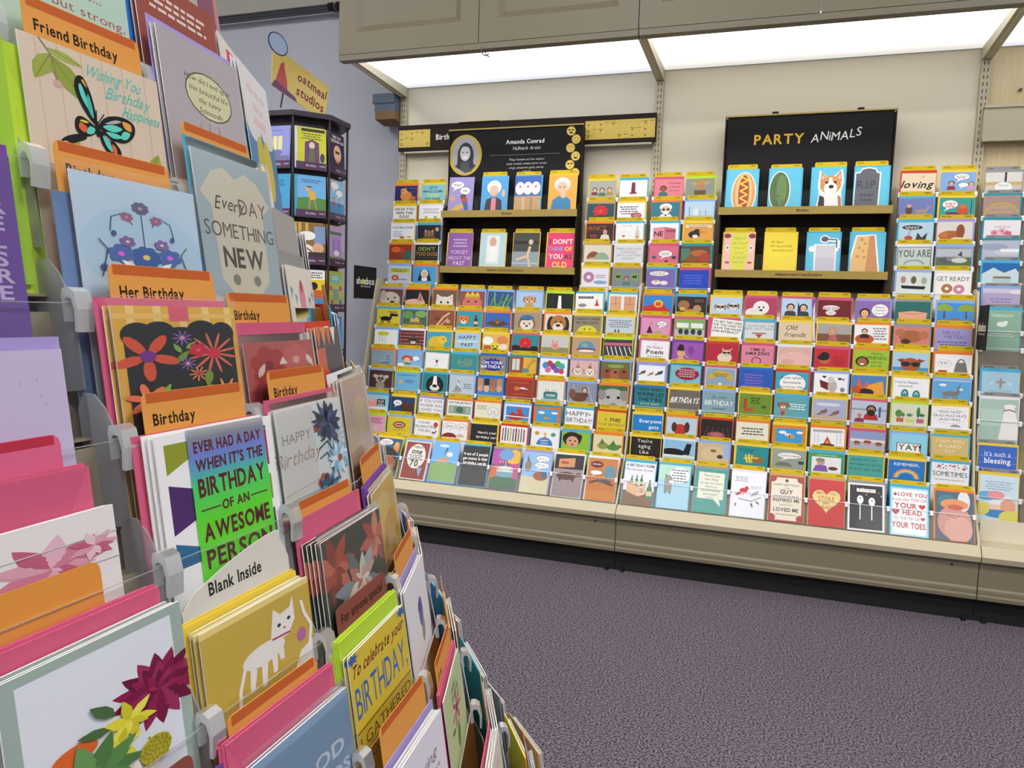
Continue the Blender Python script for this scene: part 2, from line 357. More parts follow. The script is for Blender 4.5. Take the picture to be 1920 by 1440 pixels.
            A.P([(x + u * z * ca - v * z * sa, y + u * z * sa + v * z * ca) for u, v in ((0, 0), (.25, .17), (.55, .19), (.85, .08), (1, 0), (.85, -.08), (.55, -.19), (.25, -.17))], a[4])
        elif k == 'hat':
            x, y, z = nums(a[:3]); A.P([(x, y - z), (x + .55 * z, y + z), (x - .55 * z, y + z)], a[3]); A.P([(x - .12 * z, y - .55 * z), (x + .32 * z, y + .2 * z), (x + .42 * z, y + .55 * z), (x - .26 * z, y)], a[4]); A.E(x, y - z, .16 * z, .16 * z, a[4], 10)
        elif k == 'bord':                                   # frame round the card
            g, c = float(a[0]), a[1]; A.R(0, 0, 1, g, c); A.R(0, 0, g, h, c); A.R(1 - g, 0, g, h, c); A.R(0, h - g, 1, g, c)
        elif k == 'dots':
            n = int(a[0]); rr = float(a[1]); y1 = float(a[3]) if len(a) > 3 else h
            for i in range(n): A.E(random.uniform(.05, .95), random.uniform(.04, y1), rr, rr, a[2][(i * 2) % len(a[2])] if len(a[2]) < 6 and not a[2].isalnum() else a[2], 8)
        elif k == 'pipe': pass
    return A
# ------------------------------------------------------------------ what is printed on the cards of the wall display (short description ; envelope ; ground ; artwork)
LEFT_BANK = [
"""drowsy pale puppy on brown;v;5a4636;e .45 .5 .44 .38 cbbfb0|e .15 .3 .13 .24 b5a898|e .66 .4 .05 .04 k|e .36 .48 .05 .04 k|e .56 .62 .1 .07 3a2a26
pink pointed ear on black;o;120e0e;e .4 .62 .45 .18 d9b0a0|p c98 .6 .1 .82 .55 .5 .6|p a56a60 .62 .2 .72 .5 .56 .52
white cat ears on brown;o;6a5540;cat .5 .62 .45 ddd6cc
red-cheeked king in gold crown;b;8a4a48;e .5 .55 .4 .35 c9705c|p Y .2 .2 .3 .02 .4 .18 .5 0 .6 .18 .7 .02 .8 .2|r .2 .2 .6 .1 caa01e|e .35 .48 .05 .04 k|e .65 .48 .05 .04 k
tall green grass blades;b;2c4f86;l 5da23c .05 .1 .7 .3 .1|l 6fb54a .05 .3 .7 .25 .05|l 4c8f34 .06 .45 .7 .6 .08|l 7cc25a .05 .6 .7 .8 .1|l 5da23c .05 .75 .7 .95 .2|l 4c8f34 .05 .2 .7 .9 .3
tan chihuahua on pale blue;b;a9c6e6;dog .5 .35 .26 c79a66 a5753f|p c79a66 .3 .7 .38 .45 .62 .45 .7 .7
white blaze on black cow;l;0e0d0f;p W .44 .1 .54 .1 .58 .7 .42 .7|e .2 .4 .1 .16 1c1a1e
red tower and grey car sketch;c;W;r .1 .12 .55 .1 k|q .37 .15 .45 .04 W 1|p c33 .78 .2 .84 .5 .72 .5|r .7 .48 .16 .06 c33|e .25 .52 .15 .08 8a8a90
two bare pairs of legs;c;dfe9ee;r .04 .1 .4 .6 d9a27a|r .54 .1 .4 .6 d39a72|l 9a5a3a .015 .24 .1 .24 .5|l 9a5a3a .015 .74 .1 .74 .5|r .04 .42 .4 .012 9a5a3a|r .54 .42 .4 .012 9a5a3a""",
"""black puppy walking on yellow;c;d8c83c;quad .38 .46 .3 1c1a22|b .68 .14 .09 k WORK|r .55 .22 .35 .12 k
painted toads in green scene;b;3f6a4a;e .2 .25 .22 .18 6b9b52|e .75 .2 .25 .16 86a85a|e .5 .5 .2 .16 c9b25a|e .45 .35 .06 .1 3d6fb0|e .5 .62 .34 .05 8a6a50
spotted giraffe legs on rust;n;8a4a34;l d9b58a .08 .3 .7 .55 .3 .8 .1|l c9a070 .06 .45 .7 .75 .35|e .3 .4 .12 .1 6a3626|e .75 .5 .1 .08 c98
orange pomeranian beside a bottle;o;2f9aa8;dog .26 .4 .26 d97a35 c0622a|bottle .76 .14 .3 5a1f1f
brown eagle with spread wings;o;3a62b4;p 5a3a22 .02 .5 .3 .36 .5 .5 .7 .36 .98 .5 .6 .62 .4 .62|e .5 .4 .09 .14 7a5232|p Y .47 .4 .53 .4 .5 .48
bulldog wearing a blue cap;n;a58f78;dog .5 .5 .34 e2d6c6 8a5a36|a .5 .28 .28 .2 3e6f9c 180 360|r .22 .27 .4 .05 2f5a86
basset hound with long black ears;o;ddd3c2;e .24 .5 .16 .4 221a16|e .76 .5 .16 .4 221a16|e .5 .4 .3 .36 b0763e|e .5 .58 .2 .2 e8d9c6|e .5 .5 .09 .06 k|e .4 .34 .04 .04 k|e .6 .34 .04 .04 k
yellow monster under block capitals;y;8d8672;b .5 .14 .09 3a3426 THERE'S A FART|b .5 .3 .09 3a3426 IN THIS CARD|e .5 .68 .36 .26 d5cf32|e .4 .58 .03 .03 k|e .6 .58 .03 .03 k
handwritten poem on blue grey;y;c3d0da;q .5 .14 .84 .09 6a7480 4|p 3a3426 .3 .66 .34 .5 .38 .66|p 3a3426 .42 .66 .46 .5 .5 .66""",
"""yellow scribbled flower on white;b;eef0f4;e .38 .2 .26 .1 d7d84a|l 8fae3c .015 .2 .2 .25 .6|l 8fae3c .015 .34 .22 .36 .62|l 8fae3c .015 .5 .2 .46 .6|flower .3 .2 .08 c9cf30 b8b020|flower .5 .2 .08 c9cf30 b8b020
raccoon against red bricks;w;6e2a24;r 0 .12 1 .02 c9a59a|r 0 .28 1 .02 c9a59a|r 0 .44 1 .02 c9a59a|r 0 .6 1 .02 c9a59a|dog .55 .45 .24 5a4a40 3a2e28|e .48 .43 .07 .06 181414|e .62 .43 .07 .06 181414
yellow canary on teal;y;3a9fc0;e .38 .5 .34 .3 d9b82c|e .62 .36 .2 .18 e2c53a|p e0902a .8 .36 .96 .42 .8 .46|e .66 .33 .03 .03 k
grey lettering over light blue;y;a9c9dc;b .5 .2 .16 4b5f74 HAPPY|t .08 .2 .1 4b5f74 -|r .08 .38 .84 .03 W|b .5 .54 .14 22384c PAST
pile of smiling plush toys;y;e0b45c;e .2 .3 .22 .2 W|e .78 .26 .22 .2 d98a4a|e .5 .6 .26 .24 d9d23c|e .42 .54 .03 .04 k|e .58 .54 .03 .04 k|e .5 .66 .1 .05 k|e .82 .55 .16 .14 e8dcc8|e .2 .62 .16 .14 b5622c
red bow over dark gloves on teal;p;1f8a94;flower .5 .36 .26 c9222c e2434a 8 .3|e .14 .62 .2 .14 1c1618|e .86 .62 .2 .14 1c1618|e .5 .66 .22 .1 2a1a1c
pink piglet under grey sky;y;c6c8c4;r 0 .5 1 .3 8f8a5a|e .5 .42 .16 .16 e2a394|p d58f80 .4 .3 .38 .16 .48 .26|p d58f80 .6 .3 .62 .16 .52 .26|e .5 .46 .07 .05 c97a6c|e .45 .38 .02 .02 k|e .55 .38 .02 .02 k
blue globe cap above red spectacles;y;b79a7c;a .5 .5 .32 .34 5b8fb4 180 360|e .45 .34 .12 .09 7fae9a|e .5 .54 .36 .07 7a2e22|e .5 .58 .3 .05 efe6da
striped zebras beside red rail;l;3a3a3e;r 0 .14 1 .12 c06a70|l W .03 .1 .3 .2 .7|l W .03 .25 .3 .35 .7|l W .03 .4 .3 .5 .7|l W .03 .55 .3 .68 .7|l W .03 .72 .3 .84 .7|l W .03 .88 .3 .98 .6""",
"""tilted paper cone on slate blue;o;8ba4b4;p 6f8aa0 .3 .6 .75 .2 .8 .7|l W .015 .42 .5 .72 .34|l W .015 .36 .56 .74 .46|dots 16 .014 c9d9e2 .6|e .3 .64 .12 .05 c98a5a
red-haired clown with a bubble;b;7fb4e4;e .4 .32 .24 .14 d2473a|e .4 .42 .13 .14 e9c2a0|e .38 .62 .2 .12 5a8a5a|bub .78 .3 .15 .11|r 0 .62 1 .2 a8cbe8|e .15 .62 .16 .08 W
tiny black lamp in grey frame;t;eef0f0;bord .05 c9d2d6|e .5 .4 .05 .06 k|r .49 .44 .02 .12 k|l 555 .01 .36 .3 .42 .36|l 555 .01 .64 .3 .58 .36|l 555 .01 .5 .2 .5 .3|q .5 .62 .2 .05 888 1
tan word AGE on teal;c;2f8f94;b .5 .34 .24 8a9a6a AGE|r .3 .52 .4 .03 8a9a6a
white words on blue starburst;B;8f8578;dots 40 .02 5a5148 .66|burst .5 .4 .46 24359a 14 .78|b .5 .3 .12 W ON YOUR|b .5 .48 .13 W BIRTHDAY
giraffe outside a yellow window;t;a8452e;r .08 .08 .28 .5 c9d9c9|r .2 .08 .02 .5 7a3a26|r .5 0 .5 .7 d9b03a|l c98a3a .08 .62 .66 .75 .3 .86 .12|e .9 .12 .1 .06 c98a3a|e .6 .58 .14 .1 4f8f8a
cluster of bright balloons;b;f2f2f4;e .2 .3 .12 .15 3a8fd0|e .36 .22 .11 .14 c0392b|e .5 .34 .12 .15 7d3fa0|e .66 .22 .11 .14 4fae4a|e .8 .32 .12 .15 3fb0b0|e .3 .5 .11 .13 d06aa0|e .62 .5 .11 .13 8a52b4|e .8 .54 .1 .12 c9455a
two pale dogs in party hats;v;d9b4b0;dog .28 .46 .22 e2d2c4 b08a6a|dog .72 .48 .22 e8dcd0 b59a80|hat .28 .18 .14 9a7a5a d9b|hat .72 .18 .14 8a5a3a d9b
three brown chipmunks in leaves;b;6a6a3a;e .2 .5 .2 .24 8a5230|e .5 .54 .2 .24 a5683c|e .8 .5 .2 .24 8a5230|e .2 .4 .06 .05 k|e .5 .44 .06 .05 k|e .8 .4 .06 .05 k|e .5 .18 .3 .08 8fa050""",
"""grey lemur on dark brown;b;4a3226;e .5 .4 .22 .2 b0a79a|e .26 .28 .1 .08 c9c0b4|e .74 .28 .1 .08 c9c0b4|e .43 .38 .06 .06 k|e .57 .38 .06 .06 k|e .5 .48 .05 .04 k|e .5 .7 .2 .16 9a9084
small lamp and note on sky blue;l;6fb0d8;q .5 .12 .8 .07 2f5a86 1|e .24 .46 .09 .1 d9b06a|q .62 .36 .4 .08 2f5a86 2
black and white spaniel face;c;2a7f8c;e .5 .52 .36 .42 151314|p W .44 .1 .56 .1 .62 .7 .38 .7|e .5 .64 .2 .14 e6e2dc|e .5 .56 .1 .07 k|e .3 .44 .04 .04 5a3a22|e .7 .44 .04 .04 5a3a22
grey party hat beside two lines;b;bccbd6;hat .36 .42 .28 7fa0a4 d9e2e2|q .74 .36 .34 .09 6a7f8a 3|dots 12 .014 8fa4ae .5|e .3 .74 .2 .05 c0a080
row of hairy backsides on blue;B;3f7fc0;r .02 .05 .2 .5 d08a5a|r .27 .05 .2 .5 2f2320|r .52 .05 .2 .5 a56a44|r .77 .05 .2 .5 c98a5a|r .27 .36 .2 .2 d9a27a|e .12 .5 .11 .14 d9a27a|e .37 .52 .11 .14 e2b48a|e .87 .5 .11 .14 dca57a|e .62 .52 .11 .14 b87a50
white moustache on brick red;r;9c3a2a;q .5 .12 .7 .07 c96a50 1|e .38 .4 .1 .1 d07a3a|p W .44 .38 .6 .33 .84 .42 .62 .42|q .5 .64 .5 .07 c96a50 1|e .3 .82 .14 .05 c96a3a
teal cake reading WISH;o;e6e8e2;bord .03 cfc8ba|dots 22 .012 d9b85a .4|cake .5 .52 .26 4a8f96 2f6a72|b .5 .62 .1 W WISH|r .14 .78 .72 .05 9aa8a4
man astride a giant squirrel;b;8a90a0;e .4 .62 .3 .2 6a4636|man .6 .3 .14 s 3a2a20 6a3a34|l c9ccd4 .02 .7 .1 .9 .8|l c9ccd4 .02 .2 .1 .1 .8|e .16 .5 .12 .22 7a5240
huge white dog face on green;o;3f6a44;e .5 .62 .5 .5 b5b2ae|e .1 .4 .16 .22 8f8c8a|e .9 .4 .16 .22 8f8c8a|e .34 .5 .06 .06 221c1c|e .7 .5 .06 .06 221c1c|e .52 .9 .2 .16 5a5658""",
"""pink patient with black caption;c;9fcbe0;e .35 .4 .26 .2 e0a59a|e .3 .25 .1 .1 e8b4a0|r .55 .2 .35 .3 k|q .72 .26 .26 .09 W 3|r 0 .56 1 .2 dfeaf0
brown bear talking at night;y;1f3f6e;bub .28 .28 .18 .13|q .28 .26 .2 .05 555 2|e .7 .5 .26 .3 4a3020|e .62 .3 .1 .1 5a3c28|e .6 .3 .03 .03 k
love note in wobbly capitals;v;ededf2;t .5 .12 .13 2a2a30 IF YOU EVER|t .5 .32 .13 2a2a30 WONDER WHO|t .5 .52 .13 2a2a30 LOVES YOU
grey green banknote;o;e9ebe6;b .5 .1 .09 3a4a3e ANOTHER BIRTHDAY|r .06 .24 .88 .36 7f9a86|e .5 .42 .14 .14 4f6a58|r .1 .28 .16 .28 a5b8a6|r .74 .28 .16 .28 a5b8a6
cream card with faint bubble;o;e6e6d0;q .26 .14 .4 .07 8a8a7a 3|bub .72 .4 .2 .18|q .72 .34 .26 .07 9a9a8a 3
red dragon over blue waves;b;e9eef4;r .06 .08 .88 .62 3f8fd4|p b83228 .14 .6 .3 .3 .5 .42 .62 .12 .7 .4 .92 .5 .66 .6 .5 .7|e .56 .26 .12 .1 c9402f|r .06 .5 .88 .04 W
little plane in orange frame;t;d97038;r .1 .1 .8 .6 4aa0d8|e .3 .26 .12 .06 W|e .78 .26 .12 .05 W|p e2a030 .42 .4 .62 .5 .56 .58 .4 .5|l 555 .02 .4 .36 .6 .6
black hand-drawn HAPPY BIRTHDAY;c;f0f1f4;t .42 .2 .2 k HAPPY|t .5 .48 .2 k BIRTHDAY!|burst .86 .2 .08 9ab 6 .5
bold THIS on mustard yellow;r;d8c432;b .36 .16 .05 6a5a10 ?|b .64 .16 .05 6a5a10 ?|t .3 .34 .11 3a3010 IS|k .62 .34 .14 k THIS|t .5 .54 .1 6a5a10 YOUR BIRTHDAY|t .6 .7 .06 6a5a10 OR WHAT?""",
"""pink verse with tiny dog;l;e0a4b8;q .5 .12 .74 .09 8a4a68 3|e .6 .56 .1 .07 c9d0d8
hot dog on bright yellow;b;d8c432;e .5 .36 .26 .16 5a3a28|e .5 .36 .2 .1 e0c8b8|e .5 .36 .16 .05 b0402c|q .5 .58 .5 .06 8a7a20 1
red balloon and milestone capitals;y;efeff0;t .38 .14 .11 2a2a30 YOU'RE|t .44 .32 .11 2a2a30 CELEBRATING|t .4 .5 .11 2a2a30 THE BIG|e .86 .2 .09 .12 c8402e|l 555 .01 .86 .32 .84 .6|quad .8 .56 .1 555
two bubbles and red-haired head;o;efeff2;bub .3 .22 .24 .14|bub .76 .24 .2 .14 -1|q .3 .19 .3 .06 777 2|q .76 .21 .24 .06 777 2|a .3 .72 .3 .2 8a2a24 180 360|a .74 .7 .16 .16 d9c0b0 180 360
white serif words on black;y;262728;b .62 .36 .1 W Here's your|b .62 .56 .1 W birthday card
row of coloured pencils;r;f0f0ee;r .06 .1 .05 .55 c0392b|r .16 .06 .05 .6 2f5a9a|r .26 .1 .05 .55 4f9a4a|r .36 .06 .05 .6 d9a83a|r .46 .1 .05 .55 7a4a8a|r .56 .06 .05 .6 333|r .66 .1 .05 .55 c0602b|r .76 .06 .05 .6 2f8f9a|r .86 .1 .05 .55 a83a5a|r .05 .28 .88 .03 bbb
blue cake with sparkling candles;w;f0f2f6;a .5 .7 .3 .34 3f7fc4 180 360|b .5 .5 .07 W HAPPY|b .5 .62 .06 W B DAY|flower .2 .2 .09 d9a83a c03|flower .8 .22 .09 4a9a7a c6a|burst .5 .2 .1 f0c040 6 .5|l c0392b .03 .5 .26 .5 .4
curly-haired child on green;c;8fc040;e .36 .3 .34 .3 2e2018|e .38 .42 .22 .24 d9a584|e .3 .38 .04 .03 k|e .48 .38 .04 .03 k|e .38 .54 .07 .04 b5504a|e .62 .2 .1 .12 2e2018
green dragon on cream;o;ddd8a8;e .34 .46 .2 .14 8a9a50|e .7 .5 .22 .13 5a8a4a|p 7a6a40 .2 .4 .3 .16 .42 .38|p 4a7a40 .56 .44 .7 .2 .8 .42|e .9 .44 .09 .07 5a8a4a""",
"""cyan and cream capitals;c;e6eec4;b .5 .2 .2 k ONE:|r 0 .4 1 .6 26303c|b .5 .7 .16 W SIX
meerkat beside huge brown nose;y;1f5a80;bub .36 .16 .26 .12|q .36 .12 .36 .06 555 3|e .8 .34 .12 .2 d98a3a|e .8 .22 .1 .1 e0a050|e .4 .62 .5 .28 241c1a|e .5 1.0 .5 .4 261c1a|e .56 .94 .34 .28 a3562e|e .4 .7 .05 .04 W
cream bubble reading one and 70;b;8f3a34;bord .04 e6dccb|e .5 .56 .36 .46 e9e6dd|b .5 .22 .08 333 THERE'S|k .5 .38 .2 k one|q .5 .52 .56 .07 444 3|b .5 .82 .22 k 70.|p 7fb0c8 .62 .98 .74 1.3 .82 .98
brown pony on a green hill;b;6fb0ea;r 0 .8 1 .6 7fa860|e .5 .86 .6 .16 7fa860|quad .42 .62 .22 c99a6a|p 3a2a22 .5 .2 .58 .14 .44 .5|e .66 .4 .12 .09 ece4d8|e .4 .1 .2 .05 c8e2f4
white joke about money on black;c;14171a;b .5 .3 .1 W 4 out of 5 people|b .5 .46 .1 W get money in their|b .5 .62 .1 W birthday cards
rainbow splashed birthday cake;g;6a5a8a;e .2 .3 .3 .28 b04aa0|e .8 .26 .3 .26 e0b03a|e .5 .2 .28 .2 6a9ad0|e .2 .9 .28 .3 d0602c|e .86 .8 .26 .3 c04a8a|e .5 1.2 .6 .24 3f6a4a|cake .52 .68 .3 6fa0b8 e6ded0
mule under bubbles of blue sky;v;8fb8e6;bub .68 .2 .24 .1|bub .68 .44 .26 .1|q .68 .17 .34 .05 999 2|q .68 .41 .36 .05 999 2|e .2 .5 .12 .2 8a7f70|p 6a6054 .14 .36 .12 .1 .22 .3|r 0 .86 1 .6 cfc8a8|e .68 .82 .26 .16 a5603c|e .8 .76 .1 .12 4a6a8a
tortoise below a cardboard box;w;9a8a8e;r 0 0 1 .5 1c1618|p c98f62 .14 .16 .7 .1 .7 .42 .14 .46|r .22 .24 .26 .08 b83a2c|e .44 .74 .34 .14 5a3a2c|e .86 .68 .1 .07 6a4636|r .2 .8 .08 .12 4a3026|r .64 .8 .08 .12 4a3026
blue lizard on orange desert;w;c0763a;e .3 .22 .22 .12 6a1c1a|q .3 .2 .28 .06 W 1|bub .3 .5 .2 .07|e .76 .46 .2 .24 5f8a96|l 4a3a34 .07 .1 .86 .4 .76 .9 .9|e .6 .78 .24 .06 5a4a48|r 0 1.1 1 .4 c8803c"""]

